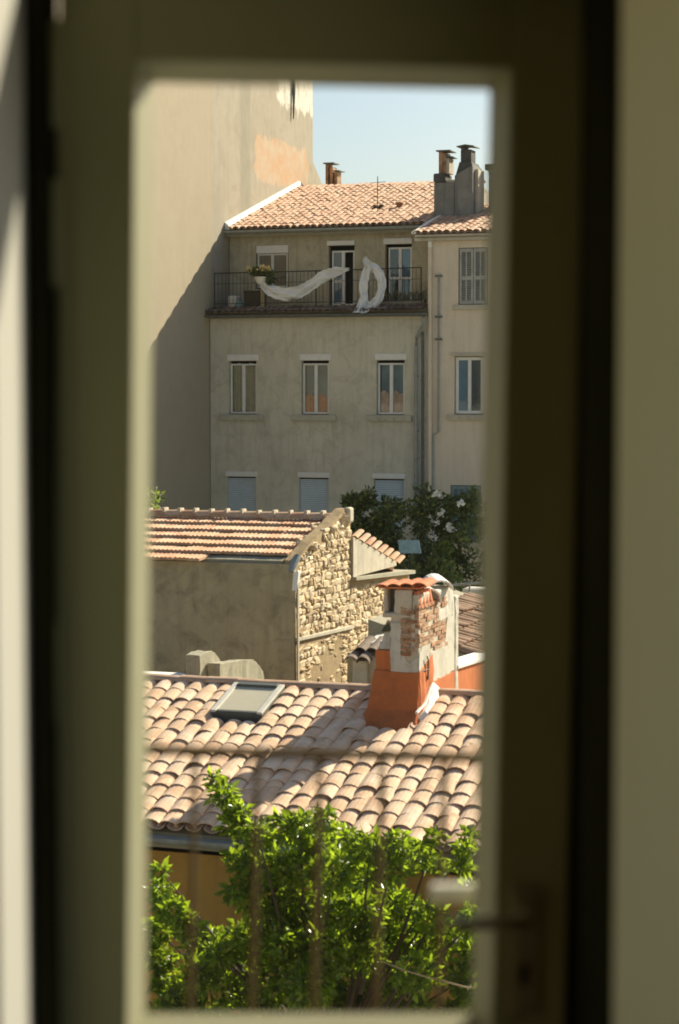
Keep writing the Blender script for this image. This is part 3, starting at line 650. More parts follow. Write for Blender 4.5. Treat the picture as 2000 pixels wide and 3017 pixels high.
MB().hexa([(X(7.02),Y(2.26),6.40),(X(7.55),Y(2.26),6.70),(X(7.55),Y(3.2),6.70),(X(7.02),Y(3.2),6.40)], [(X(7.13),Y(2.30),6.82),(X(7.50),Y(2.30),6.82),(X(7.50),Y(3.1),6.82),(X(7.13),Y(3.1),6.82)]).build('sooty_shoulder', M['soot'], stack2, bevel=0.01)
MB().box(X(7.14), X(7.47), Y(2.4), Y(2.9), 6.82, 7.20).build('chimney_flue', M['soot'], stack2, bevel=0.02)
MB().box(X(7.15), X(7.25), Y(2.42), Y(2.88), 7.20, 7.30).build('cap_support', M['soot'], stack2)
mb = MB(); mb.hexa([(X(7.04),Y(2.3),7.27),(X(7.30),Y(2.3),7.31),(X(7.30),Y(3.0),7.31),(X(7.04),Y(3.0),7.27)],[(X(7.04),Y(2.3),7.30),(X(7.30),Y(2.3),7.345),(X(7.30),Y(3.0),7.345),(X(7.04),Y(3.0),7.30)])
mb.hexa([(X(7.30),Y(2.3),7.31),(X(7.57),Y(2.3),7.27),(X(7.57),Y(3.0),7.27),(X(7.30),Y(3.0),7.31)],[(X(7.30),Y(2.3),7.345),(X(7.57),Y(2.3),7.30),(X(7.57),Y(3.0),7.30),(X(7.30),Y(3.0),7.345)])
mb.build('chimney_cap', M['dark_zinc'], stack2)
MB().box(X(7.562), X(7.66), Y(2.5), Y(3.2), 5.0, 6.62).build('side_pier', M['cream_render'], stack2, bevel=0.02)  # pale strip: the stack's sunlit right side put into the colour
stack3 = MB().box(X(7.80), X(8.6), Y(3.2), Y(4.0), 4.8, 6.56).build('chimney', M['grey_stack'], rh, bevel=0.02)
MB().box(X(7.66), X(7.98), Y(3.25), Y(3.9), 6.66, 6.84).build('chimney_cap', M['soot'], stack3, bevel=0.02)
MB().box(X(7.76), X(7.94), Y(3.3), Y(3.85), 6.56, 6.66).build('cap_support', M['cream_render'], stack3)

# ------------------------------------------------------------------ things on the terrace
tr = thing('terrace_railing', 'thin dark iron railing along the roof terrace of the grey house', 'railing', (X(3.3), Y(0.12), 2.5))
MB().tube([(X(0.1),Y(0.12),3.52),(X(3.4),Y(0.12),3.535),(X(6.62),Y(0.12),3.57)], 0.018, 6).build('top_rail', M['iron'], tr)
MB().tube([(X(0.1),Y(0.12),2.60),(X(6.62),Y(0.12),2.62)], 0.012, 6).build('bottom_rail', M['iron'], tr)
MB().tube([(X(0.1),Y(0.12),3.20),(X(6.62),Y(0.12),3.24)], 0.008, 6).build('middle_rail', M['iron'], tr)
for k in range(5):
    x = 0.1 + k*1.63; MB().tube([(X(x),Y(0.12),2.42),(X(x),Y(0.12),3.53+0.008*k)], 0.016, 6).build('post', M['iron'], tr)
me = MB().tube([(0,0,2.60),(0,0,3.535)], 0.0065, 5).mesh('baluster', M['iron'])
for k in range(54): link('baluster', me, tr, (X(0.22+k*0.12), Y(0.12), 0))

def cloth_obj(mbs, name, label, group=None):
    mb = MB()
    for m_ in mbs: mb.add(m_.v, m_.f)
    o = mb.build(name, M['cloth'], None, smooth=False)
    o.data.polygons.foreach_set('use_smooth', [True]*len(o.data.polygons))
    m = o.modifiers.new('thick', 'SOLIDIFY'); m.thickness = 0.004
    return tag(o, label, 'cloth', group)
yb = Y(0.02)
cloth_obj([ribbon([(X(1.55),yb,3.37),(X(1.66),yb,3.20),(X(1.95),yb,2.98),(X(2.35),yb,2.86),(X(2.80),yb,2.90),(X(3.20),yb,3.10),(X(3.60),yb,3.34),(X(4.0),yb,3.47),(X(4.42),yb,3.56)], (0,0,1),
                  [0.20,0.32,0.40,0.40,0.38,0.40,0.38,0.30,0.08], nfold=1.25, amp=0.05, n=90, m=20, seed=2)],
          'sagging_sheet', 'long white sheet sagging along the terrace railing from the flowerpot', 'white sheets on the terrace railing')
cloth_obj([ribbon([(X(4.93),yb-0.02,3.88),(X(5.06),yb-0.02,3.70),(X(5.30),yb-0.03,3.50),(X(5.43),yb-0.03,3.22),(X(5.42),yb-0.04,2.90),(X(5.30),yb-0.06,2.62),(X(5.10),yb-0.12,2.46),(X(4.94),yb-0.08,2.60),(X(4.89),yb-0.03,2.95),(X(4.92),yb,3.30),(X(5.00),yb,3.62),(X(4.90),yb,3.86)], None,
                  [0.10,0.20,0.27,0.27,0.26,0.26,0.26,0.25,0.27,0.27,0.22,0.10], 1.2, 0.04, 130, 16, 4),
           ribbon([(X(4.92),yb-0.07,2.80),(X(4.87),yb-0.16,2.52),(X(4.80),yb-0.42,2.27)], (1,0,0), [0.22,0.27,0.22], 1.3, 0.04, 24, 12, 7),
           ribbon([(X(5.12),yb-0.13,2.50),(X(5.08),yb-0.25,2.38),(X(5.02),yb-0.42,2.25)], (1,0,0), [0.20,0.24,0.18], 1.3, 0.04, 20, 12, 9)],
          'looped_sheet', 'white sheet knotted over the railing and hanging in a loop', 'white sheets on the terrace railing')
fp = thing('flowerpot', 'white flowerpot with a dark plant and pale yellow flowers on the terrace railing', 'flowerpot', (X(1.65), Y(0.10), 3.18))
MB().lathe((X(1.66), Y(0.02), 3.16), [(0.10,0),(0.16,0.06),(0.21,0.20),(0.22,0.22),(0.19,0.22)], 14).build('pot', M['white'], fp, smooth=True)
leaves('plant', M['leaf_dark'], [((X(1.62),Y(0.05),3.50),(0.26,0.15,0.14),420),((X(1.92),Y(0.05),3.36),(0.13,0.12,0.22),260),((X(1.4),Y(0.08),3.56),(0.16,0.12,0.06),160)], 0.12, 0.05, fp, 5)
leaves('flowers', M['yellow_flower'], [((X(1.72),Y(-0.02),3.62),(0.17,0.1,0.09),70),((X(1.26),Y(0.0),3.62),(0.05,0.06,0.08),26),((X(1.9),Y(0.0),3.60),(0.06,0.06,0.06),20)], 0.09, 0.07, fp, 6)
o = MB().box(X(0.92), X(1.46), Y(0.45), Y(0.95), 2.42, 2.96).box(X(0.90), X(1.48), Y(0.43), Y(0.97), 2.96, 3.0).build('storage_chest', M['chest'], None, bevel=0.015)
tag(o, 'dark storage chest on the terrace below the upper window', 'chest')
o = MB().box(X(1.52), X(1.64), Y(0.30), Y(0.42), 2.42, 3.02).build('wooden_post', simple('post_wood', (0.40,0.34,0.20), 0.8), None, bevel=0.01)
tag(o, 'short pale wooden post on the terrace under the flowerpot', 'post')
mb = MB(); mb.hexa([(X(0.42),Y(0.4),2.42),(X(0.72),Y(0.4),2.42),(X(0.72),Y(0.7),2.42),(X(0.42),Y(0.7),2.42)], [(X(0.40),Y(0.38),2.86),(X(0.70),Y(0.38),2.83),(X(0.74),Y(0.7),2.86),(X(0.42),Y(0.72),2.88)])
tag(mb.build('plastic_sack', M['off_white'], None, bevel=0.06), 'pale lumpy sack at the left end of the terrace', 'sack')
o = MB().lathe((X(1.0)-0.2, Y(0.36), 2.42), [(0.06,0),(0.10,0.05),(0.12,0.16),(0.10,0.24),(0.05,0.28)], 12).build('round_pot', M['teal'], None, smooth=True)
tag(o, 'small round teal pot between the sack and the chest on the terrace', 'pot')
tp = thing('trough_planter', 'long planter with pale straggly plants at the right end of the terrace', 'planter', (X(5.9), Y(0.5), 2.42))
MB().box(X(5.25), X(6.62), Y(0.35), Y(0.62), 2.42, 2.62).build('trough', M['sill'], tp, bevel=0.015)
leaves('plant', leaf_mat('grey_leaf', (0.12,0.13,0.08), (0.26,0.26,0.18), (0.2,0.22,0.1), 0.2, 0.7), [((X(5.5+0.22*k),Y(0.48),2.72),(0.16,0.14,0.14+0.05*(k%2)),120) for k in range(6)], 0.10, 0.035, tp, 9)

# ------------------------------------------------------------------ bushes in the shade before the far houses
def bush(name, label, cat, base, clusters, seed, mat='leaf_dark', ln=0.16, wd=0.08, group=None, blossoms=None, stems=3):
    t = thing(name, label, cat, base, group); rg = random.Random(seed)
    leaves('crown', M[mat], clusters, ln, wd, t, seed)
    mb = MB()
    for k in range(stems):
        c = clusters[(k*3) % len(clusters)][0]; b = Vector(base) + Vector((rg.uniform(-.3,.3), rg.uniform(-.2,.2), 0))
        m_ = (b + Vector(c))/2 + Vector((rg.uniform(-.3,.3), 0, 0.2)); mb.tube([b, m_, c], [0.09, 0.06, 0.02], 6)
    mb.build('trunk', M['bark'], t, smooth=True)
    if blossoms: leaves('blossoms', M['blossom'], [(p, (0.07,0.07,0.07), 14) for p in blossoms], 0.10, 0.09, t, seed+1)
    return t
def cl(rg, cx, cy, cz, sx, sy, sz, n, cnt, r=(0.3,0.55)):
    return [((cx+rg.uniform(-sx,sx), cy+rg.uniform(-sy,sy), cz+rg.uniform(-sz,sz)), (rg.uniform(*r), rg.uniform(*r), rg.uniform(*r)*0.8), cnt) for _ in range(n)]
rg = random.Random(3)
bush('garden_bush', 'dark green bush in the shade, reaching up in front of the lowest right shutter', 'bush', (-17.6, 52.8, -11), group='bushes in the shaded garden', clusters=cl(rg,-17.55,52.8,-4.7,1.0,0.6,1.2,24,200,(0.3,0.6))+cl(rg,-17.5,52.8,-3.25,0.8,0.4,0.35,9,170,(0.2,0.4)), seed=21)
bush('garden_bush', 'dark flowering bush with white blossoms by the right edge of the view', 'bush', (-15.2, 53.4, -11), group='bushes in the shaded garden', clusters=cl(rg,-15.4,53.4,-4.5,1.0,0.6,1.3,24,190,(0.3,0.6))+cl(rg,-15.6,53.3,-3.05,0.8,0.4,0.3,8,160,(0.2,0.4)), seed=22,
     blossoms=[(-15.78,52.9,-2.78),(-15.05,52.8,-3.0),(-15.9,52.8,-3.45),(-15.72,52.8,-3.55),(-15.35,52.8,-3.62),(-15.55,52.8,-3.3),(-15.28,52.8,-3.72),(-15.8,52.8,-4.0),(-15.62,52.8,-5.0)])
bush('garden_bush', 'low dark bush between the stone wall and the blue panel', 'bush', (-16.4, 51.0, -11), group='bushes in the shaded garden', clusters=cl(rg,-16.5,51.4,-5.3,1.7,0.5,0.6,22,300,(0.35,0.6)), seed=23)
bush('garden_bush', 'small bright green shrub beside the blue panel in the garden', 'bush', (-15.45, 51.6, -11), group='bushes in the shaded garden', clusters=cl(rg,-15.45,52.2,-4.3,0.16,0.2,0.25,3,120,(0.18,0.28)), seed=25, mat='leaf_left', stems=1)
bp = thing('notice_board', 'small pale blue board standing among the dark bushes', 'board', (-16.35, 50.6, -11))
mb = MB(); mb.hexa([(-15.96,50.28,-4.20),(-15.45,50.46,-4.20),(-15.44,50.50,-4.20),(-15.95,50.32,-4.20)],[(-16.02,50.30,-3.86),(-15.52,50.48,-3.86),(-15.51,50.52,-3.86),(-16.01,50.34,-3.86)])
mb.build('panel', M['panel_blue'], bp); MB().tube([(-15.72,50.44,-11),(-15.72,50.44,-4.1)], 0.03, 6).build('post', M['iron'], bp)
bush('leafy_tree', 'yellow green treetop at the left behind the red tiled ridge', 'tree', (-19.7, 41.9, -11), cl(rg,-19.85,41.8,-3.0,0.7,0.5,0.7,11,200,(0.25,0.5)), 24, mat='leaf_left', ln=0.12, wd=0.06)

# terrace railing further right, behind the chimney
gr = thing('garden_railing', 'grey railing with a pale rounded tank behind the near chimney', 'railing', (-10.3, 36.6, -11))
MB().tube([(-10.75,36.5,-3.64),(-9.2,37.0,-3.50)], 0.025, 6).build('top_rail', M['zinc'], gr)
MB().tube([(-10.75,36.5,-3.95),(-9.2,37.0,-3.85)], 0.015, 6).build('middle_rail', M['zinc'], gr)
for k in range(4):
    x = -10.72 + k*0.45; MB().tube([(x,36.5+(x+10.75)*0.32,-4.35),(x,36.5+(x+10.75)*0.32,-3.62+0.04*k)], 0.018, 6).build('post', M['zinc'], gr)
MB().box(-11.2, -8.5, 36.4, 40.0, -11, -4.30).build('terrace_block', M['dark_zinc'], gr)
MB().box(-11.25, -8.45, 36.3, 40.05, -4.30, -4.22).build('coping', M['cream_render'], gr)
tk = MB().box(-10.52, -9.9, 36.9, 37.3, -3.98, -3.70).build('water_tank', M['off_white'], None, bevel=0.09)
tag(tk, 'pale rounded tank standing behind the grey railing', 'tank')
MB().box(-10.5, -9.92, 36.95, 37.25, -4.22, -3.97).build('tank_stand', M['iron'], tk)

# ------------------------------------------------------------------ stone house with the flat tiled roof
K = 1.138
SX, SY, SZ = -11.542, 30.925, -2.754                        # front right corner at the eave
sh = thing('stone_house', 'old rubble stone outbuilding with a red flat tiled roof and shaded plaster front', 'building', (SX-3, SY+K*2.5, -11))
ry, rz = 33.434, -2.196
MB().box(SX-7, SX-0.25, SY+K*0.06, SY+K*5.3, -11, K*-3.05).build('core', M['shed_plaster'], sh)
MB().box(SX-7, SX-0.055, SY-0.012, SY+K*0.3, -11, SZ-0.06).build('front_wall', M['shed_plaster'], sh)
prof = [(SY+K*0.02,-11),(SY+K*5.42,-11),(SY+K*5.42,K*-3.05),(SY+K*2.42,K*-2.90),(SY+K*2.42,K*-1.80),(SY+K*2.18,K*-1.80),(SY+K*1.5,K*-1.99),(SY+K*0.72,K*-2.18),(SY+K*0.02,K*-2.42)]
gw = rough(MB().prism(prof, 0, SX-0.24, SX-0.05).build('gable_wall', M['mortar'], sh), 0.015, 0.25, 4)
gw2 = MB().prism([(SY+K*2.43,K*-2.86),(SY+K*4.6,K*-2.86),(SY+K*4.6,K*-2.80),(SY+K*2.43,K*-2.24)], 0, SX-0.35, SX+0.0).build('plaster_gable', M['cream_render'], sh)
MB().prism([(SY+K*2.40,K*-2.905),(SY+K*5.46,K*-3.06),(SY+K*5.46,K*-3.0),(SY+K*2.40,K*-2.855)], 0, SX-0.44, SX+0.07).build('coping', M['concrete'], gw)
# stones set one by one in the gable
pebs = []
prg = random.Random(5)
for k in range(9):                                         # squarish lumps with knocked-off corners
    mb = MB(); bm = bmesh.new(); bmesh.ops.create_cube(bm, size=2.0)
    bmesh.ops.bevel(bm, geom=list(bm.edges), offset=prg.uniform(0.35,0.6), segments=1, affect='EDGES')
    for v in bm.verts: v.co += Vector((prg.uniform(-.14,.14), prg.uniform(-.2,.2), prg.uniform(-.2,.2)))
    me = bpy.data.meshes.new('stone'); bm.to_mesh(me); bm.free(); me.materials.append(M['stone']); pebs.append(me)
def gable_top(y):
    if y < SY+K*0.72: return K*-2.44 + (y-SY)*0.36
    if y < SY+K*2.36: return K*-2.18 + (y-SY-K*0.72)*0.25
    return K*-2.93 - (y-SY-K*2.42)*0.05
bare = lambda y, z: (SY+K*0.75 < y < SY+K*2.0 and -5.3 < z < K*-3.78+0.12*math.sin(y*9)) and prg.random() < 0.86
z = K*-1.85; rest = MB(); todo = []
while z > -5.8:
    hgt = prg.choice((0.06,0.075,0.09,0.11,0.13)); y = SY+0.08+prg.uniform(0,0.1)
    while y < SY+K*5.36:
        ln_ = prg.choice((0.09,0.12,0.16,0.20,0.26,0.33)); yc = y+ln_/2
        if z < gable_top(yc)-0.03 and not bare(yc, z) and yc+ln_/2 < SY+K*5.42 and not (abs(z+4.05+0.03*(yc-SY)) < 0.05 and yc < SY+K*2.4):
            h2 = hgt*prg.uniform(0.44,0.62)
            todo.append((ln_*h2*(2.0 if z > -5.0 else 0.1), (SX-0.074+prg.uniform(-0.008,0.012), yc, z-hgt/2+prg.uniform(-0.025,0.025)), (R(prg.uniform(-12,12)), R(prg.uniform(-6,6)), R(prg.uniform(-6,6))), (prg.uniform(0.035,0.055), ln_*prg.uniform(0.44,0.56), h2)))
        y += ln_
    z -= hgt
todo.sort(key=lambda t: -t[0])
for k, (_, loc, rot, sc) in enumerate(todo):
    if k < 250: link('stone', prg.choice(pebs), gw, loc, rot, sc)
    else: append_mesh(rest, prg.choice(pebs), Matrix.LocRotScale(Vector(loc), Euler(rot), Vector(sc)))
if rest.v:
    o = rest.build('small_stones', M['stone'], gw); o['kind'] = 'stuff'
# the level band of mortar across the stones, corner render, verge mortar
MB().prism([(SY+K*0.02,K*-3.575),(SY+K*2.42,K*-3.66),(SY+K*2.42,K*-3.60),(SY+K*0.02,K*-3.52)], 0, SX-0.06, SX-0.005).build('mortar_band', M['cream_render'], gw, bevel=0.01)
MB().box(SX-0.028, SX-0.004, SY+0.004, SY+K*0.08, -11, K*-2.55).build('corner_render', M['cream_render'], gw, bevel=0.02)
vm = random.Random(8)
MB().hexa([(SX-0.30,SY+K*0.05,SZ-0.10),(SX-0.05,SY+K*0.05,SZ-0.10),(SX-0.05,SY+K*2.2,rz-0.12),(SX-0.36,SY+K*2.2,rz-0.12)],[(SX-0.25,SY+K*0.08,SZ+0.0),(SX-0.08,SY+K*0.08,SZ+0.0),(SX-0.08,SY+K*2.2,rz+0.03),(SX-0.32,SY+K*2.2,rz+0.03)]).build('verge_mortar', M['mortar'], sh)
rough(bpy.data.objects['verge_mortar.001' if 'verge_mortar.001' in bpy.data.objects else 'verge_mortar'], 0.03, 0.10, 5)
for k in range(44):
    t_ = prg.random(); yy_ = SY+0.1+t_*2.4; xx_ = SX-0.06-prg.random()*0.22
    link('stone', prg.choice(pebs), gw, (xx_, yy_, SZ-0.005+t_*(rz+0.03-SZ)+prg.uniform(-0.02,0.02)), (R(90+prg.uniform(-10,10)), R(prg.uniform(60,120)), R(prg.uniform(0,180))), (prg.uniform(0.03,0.06),prg.uniform(0.07,0.13),prg.uniform(0.05,0.08)))
mb = MB().tube([(SX-0.10,SY-0.06,SZ-0.17),(SX-0.08,SY+K*0.06,SZ-0.02),(SX-0.06,SY+K*0.14,SZ+0.06)], [0.05,0.065,0.06], 8)
mb.build('gutter_end', M['zinc'], sh, smooth=True)
mb = MB().hexa([(SX-0.10,SY-0.03,K*-2.85),(SX-0.02,SY-0.03,K*-2.85),(SX-0.02,SY+K*0.06,K*-2.85),(SX-0.10,SY+K*0.06,K*-2.85)],[(SX-0.07,SY-0.04,K*-2.58),(SX+0.02,SY-0.04,K*-2.56),(SX+0.02,SY+K*0.1,K*-2.56),(SX-0.07,SY+K*0.1,K*-2.58)])
mb.build('lime_patch', M['flash'], sh, bevel=0.02)
MB().box(SX-0.10, SX+0.03, ry-0.02, ry+0.22, rz-0.10, rz+0.17).build('ridge_end_block', M['cream_render'], sh, bevel=0.04)
# interlocking flat tiles in courses
SLS = math.atan2(rz-0.06-SZ, ry-SY)
MB().hexa([(SX-7,SY+0.06,SZ-0.06),(SX-0.3,SY+0.06,SZ-0.06),(SX-0.3,ry,rz-0.16),(SX-7,ry,rz-0.16)],[(SX-7,SY+0.06,SZ-0.01),(SX-0.3,SY+0.06,SZ-0.01),(SX-0.3,ry,rz-0.10),(SX-7,ry,rz-0.10)]).build('roof_deck', M['sill'], sh)
MB().hexa([(SX-7,ry+0.001,rz-0.16),(SX-0.44,ry+0.001,rz-0.16),(SX-0.44,SY+K*5.4,rz-1.2),(SX-7,SY+K*5.4,rz-1.2)],[(SX-7,ry+0.001,rz-0.08),(SX-0.44,ry+0.001,rz-0.08),(SX-0.44,SY+K*5.4,rz-1.12),(SX-7,SY+K*5.4,rz-1.12)]).build('rear_roof', M['brown_tile'], sh)
def flat_tile(name, mat, W=0.23, L=0.52, th=0.042):
    mb = MB(); n = 12
    prof_ = [(W*(i/n-0.5), 0.020*max(0, math.sin(2*math.pi*3*i/n - 0.6))) for i in range(n+1)]
    top0 = [(x,0,th+h) for x,h in prof_]; top1 = [(x,L,th+h*0.8) for x,h in prof_]
    bot0 = [(-W/2,0,0),(W/2,0,0)]; bot1 = [(-W/2,L,0),(W/2,L,0)]
    mb.v = top0+top1+bot0+bot1; m_ = n+1
    mb.f = [(i,i+1,m_+i+1,m_+i) for i in range(n)] + [tuple(range(m_))[::-1]+(2*m_,2*m_+1), tuple(m_+i for i in range(m_))+(2*m_+3,2*m_+2), (2*m_,2*m_+2,2*m_+3,2*m_+1),(0,m_,2*m_+2,2*m_),(n,2*m_+1,2*m_+3,m_+n)]
    return mb.mesh(name, mat)
ft = flat_tile('roof_tile', M['flat_tile'])
trg = random.Random(4)
nc = 6; slope_len = math.hypot(ry-SY+K*0.16, rz-0.08-SZ); ex = 0.455
for r in range(nc):
    s_ = r*ex - 0.18
    for c in range(27):
        x = SX-0.36-0.03*r - c*0.234
        if r == 0 and x > SX-1.55 + trg.uniform(-0.1,0.1): continue
        link('roof_tile', ft, sh, (x+trg.gauss(0,0.004), SY+s_*math.cos(SLS)+trg.gauss(0,0.012), SZ+0.0+s_*math.sin(SLS)+0.004*trg.random()),
             (SLS-math.atan(0.05/ex)+R(trg.gauss(0,0.4)), R(trg.gauss(0,0.35)), R(trg.gauss(0,0.4))))
rt = canal_mesh('ridge_tile', M['flat_tile'], L=0.34, w0=0.24, w1=0.21, hk=0.42)
jm = MB().prism([(-0.030,-0.02),(0.030,-0.02),(0.022,0.118),(-0.022,0.118)], 1, -0.09, 0.09).mesh('mortar_joint', M['cream_render'])
for k in range(22):
    x = SX-0.14-k*0.30
    link('ridge_tile', rt, sh, (x, ry+0.0, rz-0.02), (0, R(trg.uniform(-1.5,1.5)), R(90)))
    link('mortar_joint', jm, sh, (x-0.02, ry-0.01, rz-0.01+trg.uniform(-0.01,0.012)), (R(trg.uniform(-3,3)), 0, R(trg.uniform(-4,4))), (trg.uniform(0.7,1.2),1,trg.uniform(0.92,1.05)))
# tiles down the verge of the lean-to behind
me = canal_mesh('verge_tile', M['flat_tile'], L=0.42, w0=0.15, w1=0.13, hk=0.34)
for k in range(8):
    t = k/6; link('verge_tile', me, sh, (SX-0.045, SY+K*4.68-0.345*k, K*-2.835+0.0915*k), (math.atan(0.265)-0.03, R(vm.uniform(-3,3)), 0))
MB().hexa([(SX-4,SY+K*2.43,K*-2.36),(SX-0.1,SY+K*2.43,K*-2.36),(SX-0.1,SY+K*4.75,K*-2.97),(SX-4,SY+K*4.75,K*-2.97)],[(SX-4,SY+K*2.43,K*-2.24),(SX-0.1,SY+K*2.43,K*-2.24),(SX-0.1,SY+K*4.75,K*-2.84),(SX-4,SY+K*4.75,K*-2.84)]).build('lean_to_roof', M['flat_tile'], sh)

# ------------------------------------------------------------------ the near house: pale canal tiles, skylight, chimney
EX, EY, EZ = -8.456, 21.42, -5.075; SLN = R(17); TAN = math.tan(SLN); RY = 25.0
rz_at = lambda y: EZ + (y-EY)*TAN
nh = thing('near_house', 'ochre house below the window with a pale canal tiled roof', 'house', (-8.3, 23.2, -11))
XL, XR = -13.2, -4.2
MB().box(XL, XR, EY+0.32, 28.5, -11, -5.25).build('wall', M['ochre_wall'], nh)
MB().prism([(EY+0.02,EZ-0.09),(EY+0.02,EZ-0.03),(RY,rz_at(RY)-0.04),(28.6,rz_at(RY)-1.2),(28.6,-5.4),(EY+0.32,-5.4),(EY+0.32,EZ-0.06)], 0, XL, XR).build('roof_deck', M['sill'], nh)
sky_r = (-10.17, -9.46, 24.08, 24.90)
def skipn(x, y):
    yy = y + 0.2
    if -10.24 < x < -9.42 and 23.80 < y < 24.9: return True
    if -8.10 < x < -7.44 and 23.92 < yy: return True
    return False
nrg = random.Random(2)
canal_roof(nh, -13.023, 38, 0.229, EY-0.05, EZ+0.0, SLN, 13, 0.290, M['near_tile'], M['pan_tile'], nrg, skip=skipn, w=0.252, L=0.38, jit=1.2, limit=330,
           first=lambda x, y: -10.15-(y-EY)*0.44 < x < -5.55-(y-EY)*0.25)
# ridge: tiles on a mortar bed, darkened to stand for the shadow under them
mb = MB(); 
mb.hexa([(XL,RY-0.10,rz_at(RY)+0.02),(XR,RY-0.10,rz_at(RY)+0.02),(XR,RY+0.14,rz_at(RY)+0.02),(XL,RY+0.14,rz_at(RY)+0.02)],[(XL,RY-0.03,rz_at(RY)+0.10),(XR,RY-0.03,rz_at(RY)+0.10),(XR,RY+0.10,rz_at(RY)+0.11),(XL,RY+0.10,rz_at(RY)+0.11)])
mb.build('ridge_bed', M['old_tile'], nh, bevel=0.01)
rdt = canal_mesh('ridge_tile', M['pan_tile'], L=0.44, w0=0.21, w1=0.19, hk=0.34)
for k in range(17):
    x = -13.0+k*0.40
    if -8.15 < x+0.2 < -7.5: continue
    link('ridge_tile', rdt, nh, (x, RY+0.02, rz_at(RY)+0.105+nrg.uniform(-0.008,0.008)), (R(nrg.uniform(-2,2)), R(nrg.uniform(-1.5,1.5)), R(-90)))
MB().half_pipe((XL, EY-0.11, EZ-0.055), (XR, EY-0.10, EZ-0.06), 0.075).build('gutter', M['zinc'], nh, smooth=True)
MB().box(XL, XR, EY+0.0, EY+0.04, EZ-0.20, EZ-0.085).box(XL, XR, EY+0.04, EY+0.32, EZ-0.18, EZ-0.16).build('eave_board', M['sill'], nh)
# skylight
def rp(x, y, h): return (x - 0, y - h*math.sin(SLN), rz_at(y) + h*math.cos(SLN))
sa, sb, sc_, sd = sky_r
def slab(x0, x1, y0, y1, h0, h1):
    return MB().hexa([rp(x0,y0,h0),rp(x1,y0,h0),rp(x1,y1,h0),rp(x0,y1,h0)], [rp(x0,y0,h1),rp(x1,y0,h1),rp(x1,y1,h1),rp(x0,y1,h1)])
kb = slab(sa, sb, sc_, sd, -0.05, 0.155).build('skylight', M['dark_zinc'], nh, bevel=0.005)
slab(sa, sa+0.075, sc_, sd, 0.156, 0.185).build('skylight_frame', M['off_white'], kb, bevel=0.006)
slab(sb-0.075, sb, sc_, sd, 0.156, 0.185).build('skylight_frame', M['off_white'], kb, bevel=0.006)
slab(sa+0.076, sb-0.076, sd-0.085, sd, 0.156, 0.20).build('skylight_frame', M['dark_zinc'], kb, bevel=0.006)
slab(sa+0.076, sb-0.076, sc_, sc_+0.05, 0.156, 0.178).build('skylight_frame', M['dark_zinc'], kb, bevel=0.006)
slab(sa+0.08, sb-0.08, sc_+0.055, sd-0.09, 0.156, 0.167).build('pane', M['skyglass'], kb)
slab(sa-0.02, sb+0.02, sc_-0.16, sc_-0.002, 0.0, 0.03).build('flashing', M['dark_zinc'], kb)
# chimney
FY, BY = 24.44, 26.12; CL, CM_, CR = -8.10, -7.875, -7.497
ch = MB().box(CM_+0.001, CR-0.012, FY+0.012, BY-0.01, -4.6, -2.80).build('chimney', M['cream_render'], nh)
ch['label'] = 'big patched chimney in orange and white render with bare brick'
rough(MB().hexa([(CL,FY+0.012,-4.6),(CM_,FY+0.012,-4.6),(CM_,FY+0.85,-4.6),(CL,FY+0.85,-4.6)],[(CL+0.02,FY+0.012,-3.27),(CM_,FY+0.012,-3.27),(CM_,FY+0.85,-3.27),(CL+0.02,FY+0.85,-3.27)]).build('side_flue', M['orange_render'], ch, bevel=0.012), 0.014)
rough(MB().hexa([(CL+0.03,FY+0.03,-3.27),(CM_,FY+0.03,-3.27),(CM_,FY+0.82,-3.27),(CL+0.03,FY+0.82,-3.27)],[(CL+0.13,FY+0.07,-3.02),(CM_,FY+0.05,-2.98),(CM_,FY+0.75,-2.98),(CL+0.13,FY+0.7,-3.02)]).build('flue_shoulder', M['white_render'], ch, bevel=0.02), 0.014)
mb = MB(); mb.hexa([(CL+0.08,FY+0.02,-3.05),(CM_+0.05,FY+0.0,-3.02),(CM_+0.05,FY+0.6,-3.02),(CL+0.08,FY+0.6,-3.05)],[(CL+0.12,FY+0.06,-2.97),(CM_+0.04,FY+0.03,-2.88),(CM_+0.04,FY+0.52,-2.88),(CL+0.14,FY+0.5,-2.96)])
rough(mb.build('mossy_ledge', M['moss'], ch, bevel=0.03), 0.016)
# render skins on the front: white above, orange below (each stands a little proud of the core)
MB().prism(ragged([(CM_-0.006,-3.76),(-7.745,-3.76),(-7.745,-2.93),(CM_-0.006,-2.93)],0.06,0.014,3), 1, FY-0.004, FY+0.011).build('white_skin', M['white_render'], ch)
MB().prism(ragged([(-7.75,-3.76),(CR-0.02,-3.755),(CR-0.02,-3.34),(-7.62,-3.42),(-7.75,-3.30)],0.05,0.015,4), 1, FY-0.0045, FY+0.011).build('white_skin', M['white_render'], ch)
MB().box(CM_-0.004, CR+0.001, FY-0.008, FY+0.0115, -4.6, -3.75).build('orange_skin', M['orange_render'], ch, bevel=0.004)
# right side skins: orange foot, white middle with a slanting upper edge
MB().prism([(FY-0.006,-4.6),(BY,-4.6),(BY,-3.72),(FY-0.006,-3.74)], 0, CR-0.0115, CR+0.004).build('orange_skin', M['orange_render'], ch, bevel=0.004)
MB().prism(ragged([(FY+0.01,-3.745),(BY,-3.722),(BY,-2.95),(25.72,-2.95),(25.60,-3.27),(24.98,-3.36),(24.86,-3.42),(24.78,-3.22),(FY+0.01,-3.28)],0.09,0.025,5), 0, CR-0.0115, CR+0.001).build('white_skin', M['white_render'], ch)
